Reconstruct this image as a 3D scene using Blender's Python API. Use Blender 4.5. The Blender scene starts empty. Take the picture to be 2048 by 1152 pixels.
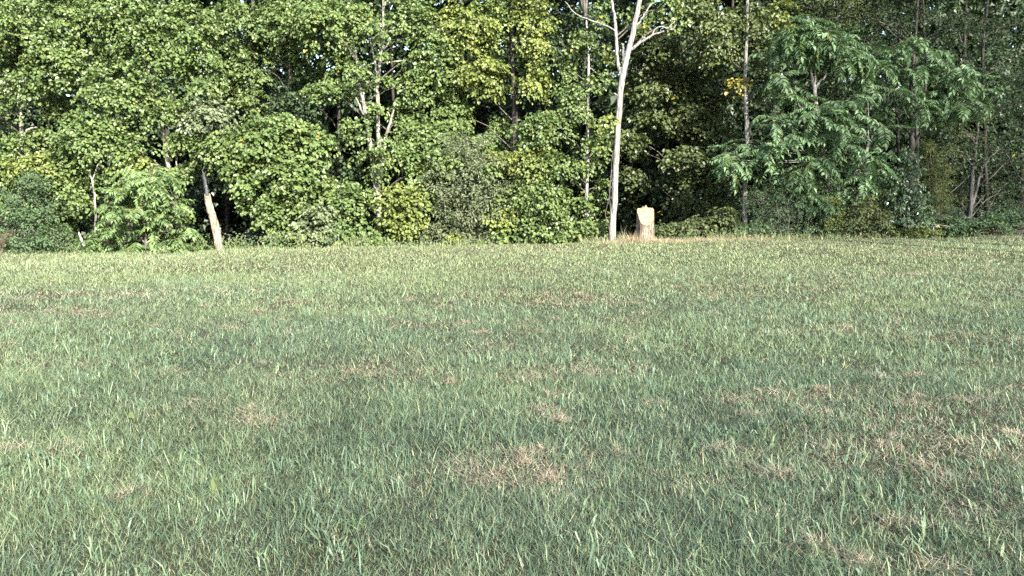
import bpy, math, numpy as np
from math import radians, sin, cos, tan, atan2, pi

# ------------------------------------------------------------------ camera, sky, sun, exposure
scene = bpy.context.scene
CAM_H = 1.6
FPX = 1480.0                      # focal length in photograph pixels (2048 wide)
HORIZON = 400.0                   # horizon row in the photograph
PITCH = math.atan((576 - HORIZON) / FPX)
cam_data = bpy.data.cameras.new('camera')
cam_data.sensor_width = 36.0
cam_data.lens = FPX / 2048 * 36.0
cam_data.clip_start = 0.05
cam_data.clip_end = 2000
cam = bpy.data.objects.new('camera', cam_data)
scene.collection.objects.link(cam)
cam.location = (0, 0, CAM_H)
cam.rotation_euler = (pi / 2 - PITCH, 0, 0)
scene.camera = cam

SUN_EL = radians(29)
SUN_AZ = radians(152)             # clockwise from +Y: behind the viewer, to the right
SUN_DIR = np.array([sin(SUN_AZ) * cos(SUN_EL), cos(SUN_AZ) * cos(SUN_EL), sin(SUN_EL)])
world = bpy.data.worlds.new('World')
scene.world = world
world.use_nodes = True
wn = world.node_tree
wn.nodes.clear()
sky = wn.nodes.new('ShaderNodeTexSky')
sky.sky_type = 'NISHITA'
sky.sun_disc = False
sky.sun_elevation = SUN_EL
sky.sun_rotation = SUN_AZ
sky.air_density = 1.0
sky.dust_density = 1.2
bg = wn.nodes.new('ShaderNodeBackground')
bg.inputs['Strength'].default_value = 0.13
wo = wn.nodes.new('ShaderNodeOutputWorld')
wn.links.new(sky.outputs[0], bg.inputs[0])
wn.links.new(bg.outputs[0], wo.inputs[0])

sun_data = bpy.data.lights.new('sun', 'SUN')
sun_data.energy = 4.9
sun_data.angle = radians(0.53)
sun_data.color = (1.0, 0.93, 0.82)
sun = bpy.data.objects.new('sun', sun_data)
scene.collection.objects.link(sun)
from mathutils import Vector
sun.rotation_euler = Vector((-SUN_DIR[0], -SUN_DIR[1], -SUN_DIR[2])).to_track_quat('-Z', 'Y').to_euler()
sun.location = tuple(SUN_DIR * 60)

scene.view_settings.view_transform = 'Standard'
scene.view_settings.look = 'None'
scene.view_settings.gamma = 1.0
scene.view_settings.exposure = 1.95
scene.view_settings.use_curve_mapping = False
scene.render.engine = 'CYCLES'
scene.cycles.max_bounces = 6
scene.cycles.diffuse_bounces = 3
scene.cycles.glossy_bounces = 2
scene.cycles.transmission_bounces = 4
scene.cycles.use_denoising = False
scene.cycles.use_adaptive_sampling = False

# ------------------------------------------------------------------ helpers
C = scene.collection
rng = np.random.default_rng(7)


def lattice(seed, n=64):
    return np.random.default_rng(seed).random((n, n))


def vnoise(x, y, seed):
    g = lattice(seed)
    n = g.shape[0]
    xi = np.floor(x).astype(int)
    yi = np.floor(y).astype(int)
    fx = x - xi
    fy = y - yi
    fx = fx * fx * (3 - 2 * fx)
    fy = fy * fy * (3 - 2 * fy)
    a = g[xi % n, yi % n]
    b = g[(xi + 1) % n, yi % n]
    c = g[xi % n, (yi + 1) % n]
    d = g[(xi + 1) % n, (yi + 1) % n]
    return (a * (1 - fx) + b * fx) * (1 - fy) + (c * (1 - fx) + d * fx) * fy


def fbm(x, y, seed, octs=3):
    t = 0.0
    amp = 1.0
    tot = 0.0
    for k in range(octs):
        t = t + amp * vnoise(x * 2 ** k + 17 * k, y * 2 ** k + 31 * k, seed + k)
        tot += amp
        amp *= 0.55
    return t / tot


EDGE_Y = 22.0


def edge(x):
    return EDGE_Y + 0.45 * np.sin(x * 0.45 + 0.8) + 0.2 * np.sin(x * 1.3)


def gz(x, y):
    """height of the land: a gentle rise to the wood, higher to the right"""
    x = np.asarray(x, float)
    y = np.asarray(y, float)
    xe = np.clip(x, -30, 30)
    s = np.clip(y / 22.0, -1.0, 1.0)
    z = s * (0.30 + 0.0205 * xe - 0.00035 * np.clip(xe, 0, 30) ** 2)
    z = z + 0.025 * np.sin(0.55 * x + 1.0) * np.sin(0.5 * y + 0.3) + 0.012 * np.sin(1.7 * x + 0.4 * y)
    z = z - 0.05 * np.clip(y - edge(x) - 0.4, 0, 14)
    return z


def P(px, py, Y):
    """point of the place at depth Y seen at photograph pixel px, py"""
    u = (px - 1024) / FPX
    v = (576 - py) / FPX
    t = Y / (cos(PITCH) + v * sin(PITCH))
    return np.array([u * t, Y, CAM_H + t * (v * cos(PITCH) - sin(PITCH))])


def unit(v):
    return v / np.maximum(np.linalg.norm(v, axis=-1, keepdims=True), 1e-9)


def mesh_np(name, verts, face_groups, mats, cols=None, smooth=False, matidx=None):
    """face_groups: list of (M,k) index arrays"""
    me = bpy.data.meshes.new(name)
    verts = np.asarray(verts, np.float32)
    me.vertices.add(len(verts))
    me.vertices.foreach_set('co', verts.ravel())
    loops = np.concatenate([np.asarray(f, np.int32).ravel() for f in face_groups])
    sizes = np.concatenate([np.full(len(f), np.asarray(f).shape[1], np.int32) for f in face_groups])
    starts = np.concatenate([[0], np.cumsum(sizes)[:-1]]).astype(np.int32)
    me.loops.add(len(loops))
    me.loops.foreach_set('vertex_index', loops)
    me.polygons.add(len(sizes))
    me.polygons.foreach_set('loop_start', starts)
    me.polygons.foreach_set('loop_total', sizes)
    me.update(calc_edges=True)
    for m in (mats if isinstance(mats, (list, tuple)) else [mats]):
        me.materials.append(m)
    if matidx is not None:
        me.polygons.foreach_set('material_index', np.asarray(matidx, np.int32))
    if cols is not None:
        at = me.attributes.new('col', 'FLOAT_COLOR', 'FACE')
        c4 = np.ones((len(sizes), 4), np.float32)
        c4[:, :3] = cols
        at.data.foreach_set('color', c4.ravel())
    me.polygons.foreach_set('use_smooth', np.full(len(sizes), bool(smooth)))
    return me


def link(name, me, parent=None):
    o = bpy.data.objects.new(name, me)
    C.objects.link(o)
    if parent is not None:
        o.parent = parent
        o.matrix_parent_inverse.identity()
        pl = parent.location
        o.location = (-pl[0], -pl[1], -pl[2])
        if parent.parent is not None:
            o.location = (0, 0, 0)
    return o


def thing(name, label, cat, loc, group=None):
    o = bpy.data.objects.new(name, None)
    C.objects.link(o)
    o.empty_display_size = 0.2
    o.location = tuple(float(v) for v in loc)
    o['label'] = label
    o['category'] = cat
    if group:
        o['group'] = group
    return o


def tag(o, label=None, cat=None, group=None, kind=None):
    if label:
        o['label'] = label
    if cat:
        o['category'] = cat
    if group:
        o['group'] = group
    if kind:
        o['kind'] = kind
    return o


# ------------------------------------------------------------------ materials
def new_mat(name):
    m = bpy.data.materials.new(name)
    m.use_nodes = True
    m.node_tree.nodes.clear()
    out = m.node_tree.nodes.new('ShaderNodeOutputMaterial')
    return m, m.node_tree, out


def leaf_material(name, rough=0.42, spec=0.5, trans=0.3):
    m, nt, out = new_mat(name)
    at = nt.nodes.new('ShaderNodeAttribute')
    at.attribute_name = 'col'
    pb = nt.nodes.new('ShaderNodeBsdfPrincipled')
    pb.inputs['Roughness'].default_value = rough
    pb.inputs['Specular IOR Level'].default_value = spec
    tr = nt.nodes.new('ShaderNodeBsdfTranslucent')
    hs = nt.nodes.new('ShaderNodeMix')
    hs.data_type = 'RGBA'
    hs.blend_type = 'MULTIPLY'
    hs.inputs[0].default_value = 1.0
    hs.inputs[7].default_value = (1.25, 1.35, 0.6, 1)
    mx = nt.nodes.new('ShaderNodeMixShader')
    mx.inputs[0].default_value = trans
    L = nt.links.new
    L(at.outputs['Color'], pb.inputs['Base Color'])
    L(at.outputs['Color'], hs.inputs[6])
    L(hs.outputs[2], tr.inputs['Color'])
    L(pb.outputs[0], mx.inputs[1])
    L(tr.outputs[0], mx.inputs[2])
    L(mx.outputs[0], out.inputs[0])
    return m


def bark_material(name, stops, scale=(9, 9, 2.2), bump=0.5, fine=38, rough=0.85):
    m, nt, out = new_mat(name)
    geo = nt.nodes.new('ShaderNodeNewGeometry')
    mp = nt.nodes.new('ShaderNodeMapping')
    mp.inputs['Scale'].default_value = scale
    nz = nt.nodes.new('ShaderNodeTexNoise')
    nz.inputs['Scale'].default_value = 1.0
    nz.inputs['Detail'].default_value = 6
    nz.inputs['Roughness'].default_value = 0.62
    cr = nt.nodes.new('ShaderNodeValToRGB')
    el = cr.color_ramp.elements
    el[0].position, el[0].color = stops[0][0], (*stops[0][1], 1)
    el[1].position, el[1].color = stops[-1][0], (*stops[-1][1], 1)
    for p, c in stops[1:-1]:
        e = el.new(p)
        e.color = (*c, 1)
    mp2 = nt.nodes.new('ShaderNodeMapping')
    mp2.inputs['Scale'].default_value = (fine, fine, fine * 0.16)
    nz2 = nt.nodes.new('ShaderNodeTexNoise')
    nz2.inputs['Scale'].default_value = 1.0
    nz2.inputs['Detail'].default_value = 5
    bp = nt.nodes.new('ShaderNodeBump')
    bp.inputs['Strength'].default_value = bump
    bp.inputs['Distance'].default_value = 0.03
    pb = nt.nodes.new('ShaderNodeBsdfPrincipled')
    pb.inputs['Roughness'].default_value = rough
    pb.inputs['Specular IOR Level'].default_value = 0.2
    mul = nt.nodes.new('ShaderNodeMix')
    mul.data_type = 'RGBA'
    mul.blend_type = 'MULTIPLY'
    mul.inputs[0].default_value = 0.75
    cr2 = nt.nodes.new('ShaderNodeValToRGB')
    cr2.color_ramp.elements[0].position = 0.38
    cr2.color_ramp.elements[0].color = (0.18, 0.17, 0.165, 1)
    cr2.color_ramp.elements[1].position = 0.55
    cr2.color_ramp.elements[1].color = (1, 1, 1, 1)
    L = nt.links.new
    L(geo.outputs['Position'], mp.inputs[0])
    L(mp.outputs[0], nz.inputs[0])
    L(nz.outputs[0], cr.inputs[0])
    L(geo.outputs['Position'], mp2.inputs[0])
    L(mp2.outputs[0], nz2.inputs[0])
    L(nz2.outputs[0], cr2.inputs[0])
    L(cr.outputs[0], mul.inputs[6])
    L(cr2.outputs[0], mul.inputs[7])
    L(mul.outputs[2], pb.inputs['Base Color'])
    L(nz2.outputs[0], bp.inputs['Height'])
    L(bp.outputs[0], pb.inputs['Normal'])
    L(pb.outputs[0], out.inputs[0])
    return m


M_LEAF = leaf_material('broad_leaf', 0.42, 0.45, 0.22)
M_DULL = leaf_material('dull_leaf', 0.55, 0.35, 0.28)
M_GLOSS = leaf_material('glossy_leaf', 0.28, 0.7, 0.2)
M_FROND = leaf_material('feather_leaf', 0.52, 0.35, 0.26)
M_GRASS = leaf_material('grass_blade', 0.5, 0.4, 0.12)
M_STRAW = leaf_material('straw', 0.6, 0.3, 0.2)
M_SYC = bark_material('mottled_pale_bark', [(0.34, (0.10, 0.095, 0.07)), (0.45, (0.20, 0.19, 0.15)), (0.53, (0.36, 0.35, 0.30)), (0.7, (0.46, 0.45, 0.41))], (6, 6, 3.0), 0.2, 20)
M_GREY = bark_material('grey_furrowed_bark', [(0.33, (0.11, 0.105, 0.10)), (0.48, (0.27, 0.26, 0.24)), (0.64, (0.42, 0.405, 0.38))], (22, 22, 1.6), 1.0, 40)
M_DARK = bark_material('dark_bark', [(0.3, (0.03, 0.028, 0.025)), (0.55, (0.065, 0.06, 0.054)), (0.75, (0.12, 0.11, 0.10))], (10, 10, 2), 0.6, 34)
M_SNAG = bark_material('bleached_dead_wood', [(0.28, (0.18, 0.13, 0.085)), (0.5, (0.34, 0.28, 0.21)), (0.7, (0.45, 0.40, 0.33))], (9, 9, 1.4), 0.5, 26)
M_CHAR = bark_material('weathered_black_bark', [(0.35, (0.025, 0.027, 0.034)), (0.6, (0.09, 0.095, 0.11)), (0.78, (0.42, 0.40, 0.38))], (10, 10, 5), 0.6, 30)
M_TWIG = bark_material('twig_bark', [(0.3, (0.06, 0.054, 0.046)), (0.7, (0.16, 0.145, 0.125))], (8, 8, 8), 0.1, 30)
M_WHITE = bark_material('smooth_pale_bark', [(0.3, (0.20, 0.19, 0.175)), (0.7, (0.40, 0.39, 0.36))], (6, 6, 4), 0.15, 18)


# ------------------------------------------------------------------ ground
def ground_material():
    m, nt, out = new_mat('field_soil_and_leaf_litter')
    N = nt.nodes.new
    L = nt.links.new
    geo = N('ShaderNodeNewGeometry')
    n1 = N('ShaderNodeTexNoise')
    n1.inputs['Scale'].default_value = 55
    n1.inputs['Detail'].default_value = 8
    n1.inputs['Roughness'].default_value = 0.7
    r1 = N('ShaderNodeValToRGB')
    e = r1.color_ramp.elements
    e[0].position, e[0].color = 0.32, (0.018, 0.018, 0.012, 1)
    e[1].position, e[1].color = 0.74, (0.12, 0.095, 0.062, 1)
    a = e.new(0.52)
    a.color = (0.042, 0.042, 0.026, 1)
    n2 = N('ShaderNodeTexNoise')
    n2.inputs['Scale'].default_value = 14
    n2.inputs['Detail'].default_value = 8
    r2 = N('ShaderNodeValToRGB')
    e = r2.color_ramp.elements
    e[0].position, e[0].color = 0.35, (0.015, 0.012, 0.009, 1)
    e[1].position, e[1].color = 0.7, (0.085, 0.058, 0.036, 1)
    sep = N('ShaderNodeSeparateXYZ')
    mr = N('ShaderNodeMapRange')
    mr.inputs[1].default_value = 21.9
    mr.inputs[2].default_value = 22.9
    mix = N('ShaderNodeMix')
    mix.data_type = 'RGBA'
    bp = N('ShaderNodeBump')
    bp.inputs['Strength'].default_value = 0.8
    bp.inputs['Distance'].default_value = 0.02
    pb = N('ShaderNodeBsdfPrincipled')
    pb.inputs['Roughness'].default_value = 0.95
    pb.inputs['Specular IOR Level'].default_value = 0.1
    for n in (n1, n2):
        L(geo.outputs['Position'], n.inputs[0])
    L(geo.outputs['Position'], sep.inputs[0])
    L(n1.outputs[0], r1.inputs[0])
    L(n2.outputs[0], r2.inputs[0])
    L(sep.outputs[1], mr.inputs[0])
    L(mr.outputs[0], mix.inputs[0])
    L(r1.outputs[0], mix.inputs[6])
    L(r2.outputs[0], mix.inputs[7])
    L(mix.outputs[2], pb.inputs['Base Color'])
    L(n1.outputs[0], bp.inputs['Height'])
    L(bp.outputs[0], pb.inputs['Normal'])
    L(pb.outputs[0], out.inputs[0])
    return m


def axis_steps(lo, hi, fine_lo, fine_hi, step):
    a = np.arange(fine_lo, fine_hi + step, step)
    out_hi = fine_hi + np.geomspace(1.5, hi - fine_hi, 14)
    out_lo = fine_lo - np.geomspace(1.5, fine_lo - lo, 14)
    return np.concatenate([out_lo[::-1], a, out_hi])


gx = axis_steps(-600, 600, -24, 24, 0.4)
gy = axis_steps(-600, 700, -2, 30, 0.4)
GX, GY = np.meshgrid(gx, gy, indexing='ij')
GZ = gz(GX, GY)
nx, ny = GX.shape
ii, jj = np.meshgrid(np.arange(nx - 1), np.arange(ny - 1), indexing='ij')
q = np.stack([ii * ny + jj, (ii + 1) * ny + jj, (ii + 1) * ny + jj + 1, ii * ny + jj + 1], -1).reshape(-1, 4)
ground = link('ground', mesh_np('ground', np.stack([GX, GY, GZ], -1).reshape(-1, 3), [q], ground_material(), smooth=True))
tag(ground, 'gently rising mown field floor running back under the wood', 'ground', kind='structure')


# ------------------------------------------------------------------ foliage building blocks
def leaf_arrays(pos, axis, normal, size, width, fold=0.16, simple=False):
    """leaf blades: pos at the stalk, axis along the midrib"""
    n = len(pos)
    a = unit(axis)
    nn = unit(normal - (normal * a).sum(-1, keepdims=True) * a)
    s = np.cross(a, nn)
    size = np.broadcast_to(np.asarray(size, float), (n,))[:, None]
    w = np.broadcast_to(np.asarray(width, float), (n,))[:, None] * size
    if simple:
        T = [(0, 0, 0), (-0.5, 0.42, fold), (0, 1, -0.12), (0.5, 0.42, fold)]
        F = np.array([[0, 3, 2, 1]])
    else:
        T = [(0, 0, 0), (-0.52, 0.22, fold), (-0.36, 0.78, fold * 0.6), (0, 1, -0.12), (0.36, 0.78, fold * 0.6), (0.52, 0.22, fold)]
        F = np.array([[0, 3, 2, 1], [0, 5, 4, 3]])
    k = len(T)
    v = np.empty((n, k, 3))
    for i, (x, y, z) in enumerate(T):
        v[:, i] = pos + s * (x * w) + a * (y * size) + nn * (z * size)
    f = (F[None] + (np.arange(n) * k)[:, None, None]).reshape(-1, 4)
    return v.reshape(-1, 3), f, len(F)


class Foliage:
    def __init__(self):
        self.v, self.f, self.c, self.n = [], [], [], 0

    def add(self, pos, axis, normal, size, width, cols, fold=0.16, simple=False):
        if len(pos) == 0:
            return
        v, f, k = leaf_arrays(pos, axis, normal, size, width, fold, simple)
        self.v.append(v)
        self.f.append(f + self.n)
        self.c.append(np.repeat(cols, k, axis=0))
        self.n += len(v)

    def mesh(self, name, mat):
        return mesh_np(name, np.concatenate(self.v), [np.concatenate(self.f)], mat, np.concatenate(self.c))


class Tubes:
    def __init__(self):
        self.v, self.f, self.n = [], [], 0

    def add(self, pts, rad, sides=5, lump=0.0, seed=0, cap=False):
        pts = np.asarray(pts, float)
        rad = np.asarray(rad, float)
        m = len(pts)
        t = np.gradient(pts, axis=0)
        t = unit(t)
        ref = np.array([0.13, 0.97, 0.2])
        s = unit(np.cross(t, ref))
        b = np.cross(t, s)
        ang = np.arange(sides) * 2 * pi / sides
        r = np.repeat(rad[:, None], sides, 1)
        if lump:
            g = np.random.default_rng(seed)
            r = r * (1 + lump * (g.random((m, sides)) - 0.5) + lump * 0.8 * np.sin(ang[None] * 2 + g.random() * 6))
        v = pts[:, None] + r[..., None] * (np.cos(ang)[None, :, None] * s[:, None] + np.sin(ang)[None, :, None] * b[:, None])
        i, j = np.meshgrid(np.arange(m - 1), np.arange(sides), indexing='ij')
        j2 = (j + 1) % sides
        f = np.stack([i * sides + j, i * sides + j2, (i + 1) * sides + j2, (i + 1) * sides + j], -1).reshape(-1, 4)
        v = v.reshape(-1, 3)
        if cap:
            v = np.concatenate([v, pts[-1:] + t[-1:] * rad[-1] * 0.4])
            tip = m * sides
            jj2 = np.arange(sides)
            base = (m - 1) * sides
            f = np.concatenate([f, np.stack([base + jj2, base + (jj2 + 1) % sides, np.full(sides, tip), np.full(sides, tip)], -1)])
        self.f.append(f + self.n)
        self.v.append(v)
        self.n += len(v)

    def mesh(self, name, mat, smooth=True):
        f = np.concatenate(self.f)
        tri = f[:, 2] == f[:, 3]
        gr = [f[~tri]]
        if tri.any():
            gr.append(f[tri][:, :3])
        return mesh_np(name, np.concatenate(self.v), gr, mat, smooth=smooth)


def resample(pts, rad, n, wob=0.0, g=None):
    pts = np.asarray(pts, float)
    rad = np.asarray(rad, float)
    d = np.concatenate([[0], np.cumsum(np.linalg.norm(np.diff(pts, axis=0), axis=1))])
    t = np.linspace(0, d[-1], n)
    # smooth by cubic Hermite through the given points
    out = np.empty((n, 3))
    tang = np.gradient(pts, d, axis=0)
    k = np.clip(np.searchsorted(d, t, side='right') - 1, 0, len(d) - 2)
    h = d[k + 1] - d[k]
    u = ((t - d[k]) / h)[:, None]
    h = h[:, None]
    out = (2 * u ** 3 - 3 * u ** 2 + 1) * pts[k] + (u ** 3 - 2 * u ** 2 + u) * h * tang[k] + (-2 * u ** 3 + 3 * u ** 2) * pts[k + 1] + (u ** 3 - u ** 2) * h * tang[k + 1]
    if wob and g is not None:
        out[1:-1] += g.normal(0, wob, (n - 2, 3)) * np.array([1, 1, 0.3])
    return out, np.interp(t, d, rad)


GREEN_SYC = np.array([[0.146, 0.198, 0.064], [0.108, 0.160, 0.052], [0.066, 0.110, 0.040]])
GREEN_YEL = np.array([[0.182, 0.212, 0.056], [0.146, 0.184, 0.050], [0.096, 0.138, 0.042]])
GREEN_MAPLE = np.array([[0.100, 0.125, 0.044], [0.076, 0.102, 0.038], [0.054, 0.082, 0.034]])
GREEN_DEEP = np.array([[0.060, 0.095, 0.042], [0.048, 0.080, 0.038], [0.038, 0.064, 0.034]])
GREEN_BLUE = np.array([[0.105, 0.162, 0.080], [0.078, 0.132, 0.064], [0.054, 0.096, 0.050]])
GREEN_GREY = np.array([[0.165, 0.195, 0.110], [0.130, 0.162, 0.088], [0.090, 0.124, 0.066]])
GREEN_DARK = np.array([[0.042, 0.070, 0.026], [0.034, 0.058, 0.024], [0.028, 0.048, 0.022]])
YELLOW = np.array([[0.36, 0.28, 0.04], [0.30, 0.24, 0.04], [0.26, 0.25, 0.05]])


def pick_cols(g, pal, n, yellow=0.02, base=None):
    t = g.random(n) * 2
    if base is not None:
        t = np.clip(base * 1.2 + 0.4 * g.normal(0, 1, n) + 0.3, 0, 1.999)
    k = t.astype(int)
    k = np.clip(k, 0, 1)
    c = pal[k] * (1 - (t - k))[:, None] + pal[k + 1] * (t - k)[:, None]
    c = c * g.normal(1, 0.13, (n, 1)).clip(0.6, 1.5)
    ye = g.random(n) < yellow
    c[ye] = YELLOW[g.integers(0, 3, ye.sum())] * g.uniform(0.6, 1.0, (ye.sum(), 1))
    return c


def clump_leaves(fol, g, c, out, R, n, size, pal, yellow=0.02, width=0.95, droop=0.5, flat=0.28, simple=False):
    """a spray of leaves: a shallow drooping dome about c, opening towards out"""
    c = np.asarray(c)
    up = np.array([0, 0, 1.0])
    nrm = unit(up * 0.85 + out * 0.75 + g.normal(0, 0.18, 3))
    t1 = unit(np.cross(nrm, [0.3, 0.2, 0.9]))
    t2 = np.cross(nrm, t1)
    ph = g.random(n) * 2 * pi
    rr = R * np.sqrt(g.random(n)) * (0.75 + 0.5 * g.random(n))
    rad = np.cos(ph)[:, None] * t1 + np.sin(ph)[:, None] * t2
    pos = c + rad * rr[:, None] + nrm * (g.normal(0, flat * R * 0.45, n) - 0.35 * rr * rr / R)[:, None]
    axis = rad * 0.8 + out * 0.35 + np.array([0, 0, -1.0]) * (droop * (0.5 + g.random(n)))[:, None] + g.normal(0, 0.35, (n, 3))
    normal = nrm * 0.9 + up * 0.3 + out * 0.25 + g.normal(0, 0.58, (n, 3))
    cb = np.full(n, g.random())
    cols = pick_cols(g, pal, n, yellow * .4, cb)
    fol.add(pos, axis, normal, size * g.uniform(0.65, 1.2, n), width, cols, simple=simple)


def lobe_fill(fol, tw, g, c, r, size, pal, dens=1.0, clump=0.42, per=20, yellow=0.02, root=None, width=0.95, droop=0.5, simple=False, twigs=0.4, shell=0.32, flat=0.28):
    """fill an ellipsoidal mass with sprays; a limb runs from root into it"""
    c = np.asarray(c, float)
    r = np.asarray(r, float)
    area = pi * (r[0] * r[2] + r[1] * r[2] + r[0] * r[1]) / 3 * 1.6
    n = max(3, int(dens * area / (clump * clump) * 0.75))
    d = g.normal(0, 1, (n, 3))
    d[:, 1] -= 0.35                                   # crowns at a wood's edge grow towards the open side
    d[:, 2] += 0.15
    d = unit(d)
    rr = shell + (1 - shell) * g.random(n) ** 0.6
    p = c + d * r * (rr * g.uniform(0.85, 1.18, n))[:, None]
    if root is not None and tw is not None:
        root = np.asarray(root, float)
        mid = root * 0.45 + c * 0.55 + np.array([0, 0, 0.12 * np.linalg.norm(c - root)])
        pts, rad = resample([root, mid, c], [0.024, 0.015, 0.008], 7, 0.03, g)
        tw.add(pts, rad, 5)
    for i in range(n):
        if p[i, 2] < gz(p[i, 0], p[i, 1]) + 0.12:
            continue
        o = unit(d[i] * r + np.array([0, -0.25, 0]) * r)
        clump_leaves(fol, g, p[i], o, clump * g.uniform(0.7, 1.25), int(per * g.uniform(0.7, 1.3)), size, pal, yellow, width, droop, flat, simple)
        if tw is not None and g.random() < twigs:
            a = c + (p[i] - c) * 0.1
            m = (a + p[i]) / 2 + g.normal(0, 0.06, 3) + np.array([0, 0, 0.06])
            tw.add(np.array([a, m, p[i]]), [0.007, 0.005, 0.003], 4)


def stem(pxs, Y, g, base_extra=0.15, sides=12, n=26, lump=0.10, wob=0.008, grow=None):
    """trunk points: (px, py, radius in px[, depth offset]) from base to tip"""
    pts, rad = [], []
    for q_ in pxs:
        yy = Y + (q_[3] if len(q_) > 3 else 0)
        pts.append(P(q_[0], q_[1], yy))
        rad.append(q_[2] * yy / FPX)
    return resample(pts, rad, n, wob, g)


def trunk_root(pts, p):
    """where a limb for a mass at p leaves the trunk: lower than the mass"""
    z = p[2] - 0.55 * np.linalg.norm(p[:2] - pts[len(pts) // 2][:2])
    k = int(np.argmin(np.abs(pts[:, 2] - z)))
    return pts[k]


def make_tree(name, label, cat, Y, trunks, lobes, pal, seed, size=0.098, bark=None, yellow=0.004, dens=1.75, clump=0.28, per=24, top=None, mat=None,
              branches=(), group=None, width=0.95, simple=False, flare=1.35, twigs=0.2, droop=0.5, flat=0.28, twigmat=None):
    """trunks: lists of (px, py, r px[, dy]); the first is the main stem, further ones leave it.
    lobes: (px, py, rx px, ry px[, dy[, palette[, density]]]); top: heights of the crown above what the photograph shows"""
    g = np.random.default_rng(seed)
    bark = bark or M_GREY
    first = trunks[0]
    yb = Y + (first[0][3] if len(first[0]) > 3 else 0)
    b = P(first[0][0], first[0][1], yb)
    base = np.array([b[0], yb, float(gz(b[0], yb))])
    root = thing(name, label, cat, base, group)
    stems = []
    for k, tr in enumerate(trunks):
        pts, rad = stem(tr, Y, g)
        rad = rad * (0.56 if bark is M_SYC else 0.62 if bark is M_WHITE else 0.70)
        if k == 0:
            dz = base[2] - 0.12 - pts[0][2]
            f_ = np.linspace(1, 0, len(pts))[:, None] ** 3
            pts = pts + np.array([0, 0, dz]) * f_
            hgt = pts[:, 2] - base[2]
            rad = rad * (1 + (flare - 1) * np.exp(-np.clip(hgt, 0, None) / 0.25))
        T = Tubes()
        T.add(pts, rad, 12 if k == 0 else 9, 0.10, seed + k, cap=True)
        link('trunk' if k == 0 else 'stem', T.mesh('trunk', bark), root)
        stems.append(pts)
    for br in branches:
        pts, rad = stem(br, Y, g, n=14, wob=0.012)
        T = Tubes()
        T.add(pts, rad * .8, 7, 0.08, seed, cap=True)
        link('branch', T.mesh('branch', bark), root)
    fol, tw = Foliage(), Tubes()
    allp = np.concatenate(stems)
    for lb in lobes:
        px, py, rx, ry = lb[:4]
        dy = lb[4] if len(lb) > 4 else 0.0
        pl = lb[5] if len(lb) > 5 and lb[5] is not None else pal
        dn = lb[6] if len(lb) > 6 else 1.0
        yy = Y + dy
        c = P(px, py, yy)
        sx, sz = rx * yy / FPX, ry * yy / FPX
        lobe_fill(fol, tw, g, c, (sx, 0.75 * (sx + sz) / 2 + 0.15, sz), size, pl, dens * dn, clump, per, yellow, trunk_root(allp, c), width, droop, simple, twigs, flat=flat)
    if top is not None:
        # crown above the picture: larger, fewer leaves, enough to shade what is below it
        tpx, z0, z1, spread = top
        cx = P(tpx, 0, Y)[0]
        tip = allp[np.argmax(allp[:, 2])]
        tp, trd = resample([tip, np.array([(tip[0] + cx) / 2, Y, (tip[2] + z1) / 2]), np.array([cx, Y, z1])], [0.07, 0.05, 0.02], 8, 0.03, g)
        tw.add(tp, trd, 6)
        z0, z1 = z0 + 1.3, z1 + 5.5
        for k in range(12):
            a = g.random() * 2 * pi
            zc = z0 + (z1 - z0) * (k + 0.5) / 12
            rr = spread * (1 - 0.45 * (k / 12) ** 2)
            c = np.array([cx + 0.55 * rr * cos(a), Y + 0.4 + 0.5 * rr * sin(a), zc])
            lobe_fill(fol, tw, g, c, (rr * 0.8, rr * 0.8, 0.9), 0.42, pal, 0.5, 0.85, 13, yellow, trunk_root(allp, c), 0.95, 0.4, True, 0.3)
    if fol.v:
        link('crown', fol.mesh('crown', mat or M_LEAF), root)
    if tw.v:
        tag(link('twigs', tw.mesh('twigs', twigmat or M_TWIG), root), kind='stuff')
    return root


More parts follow.
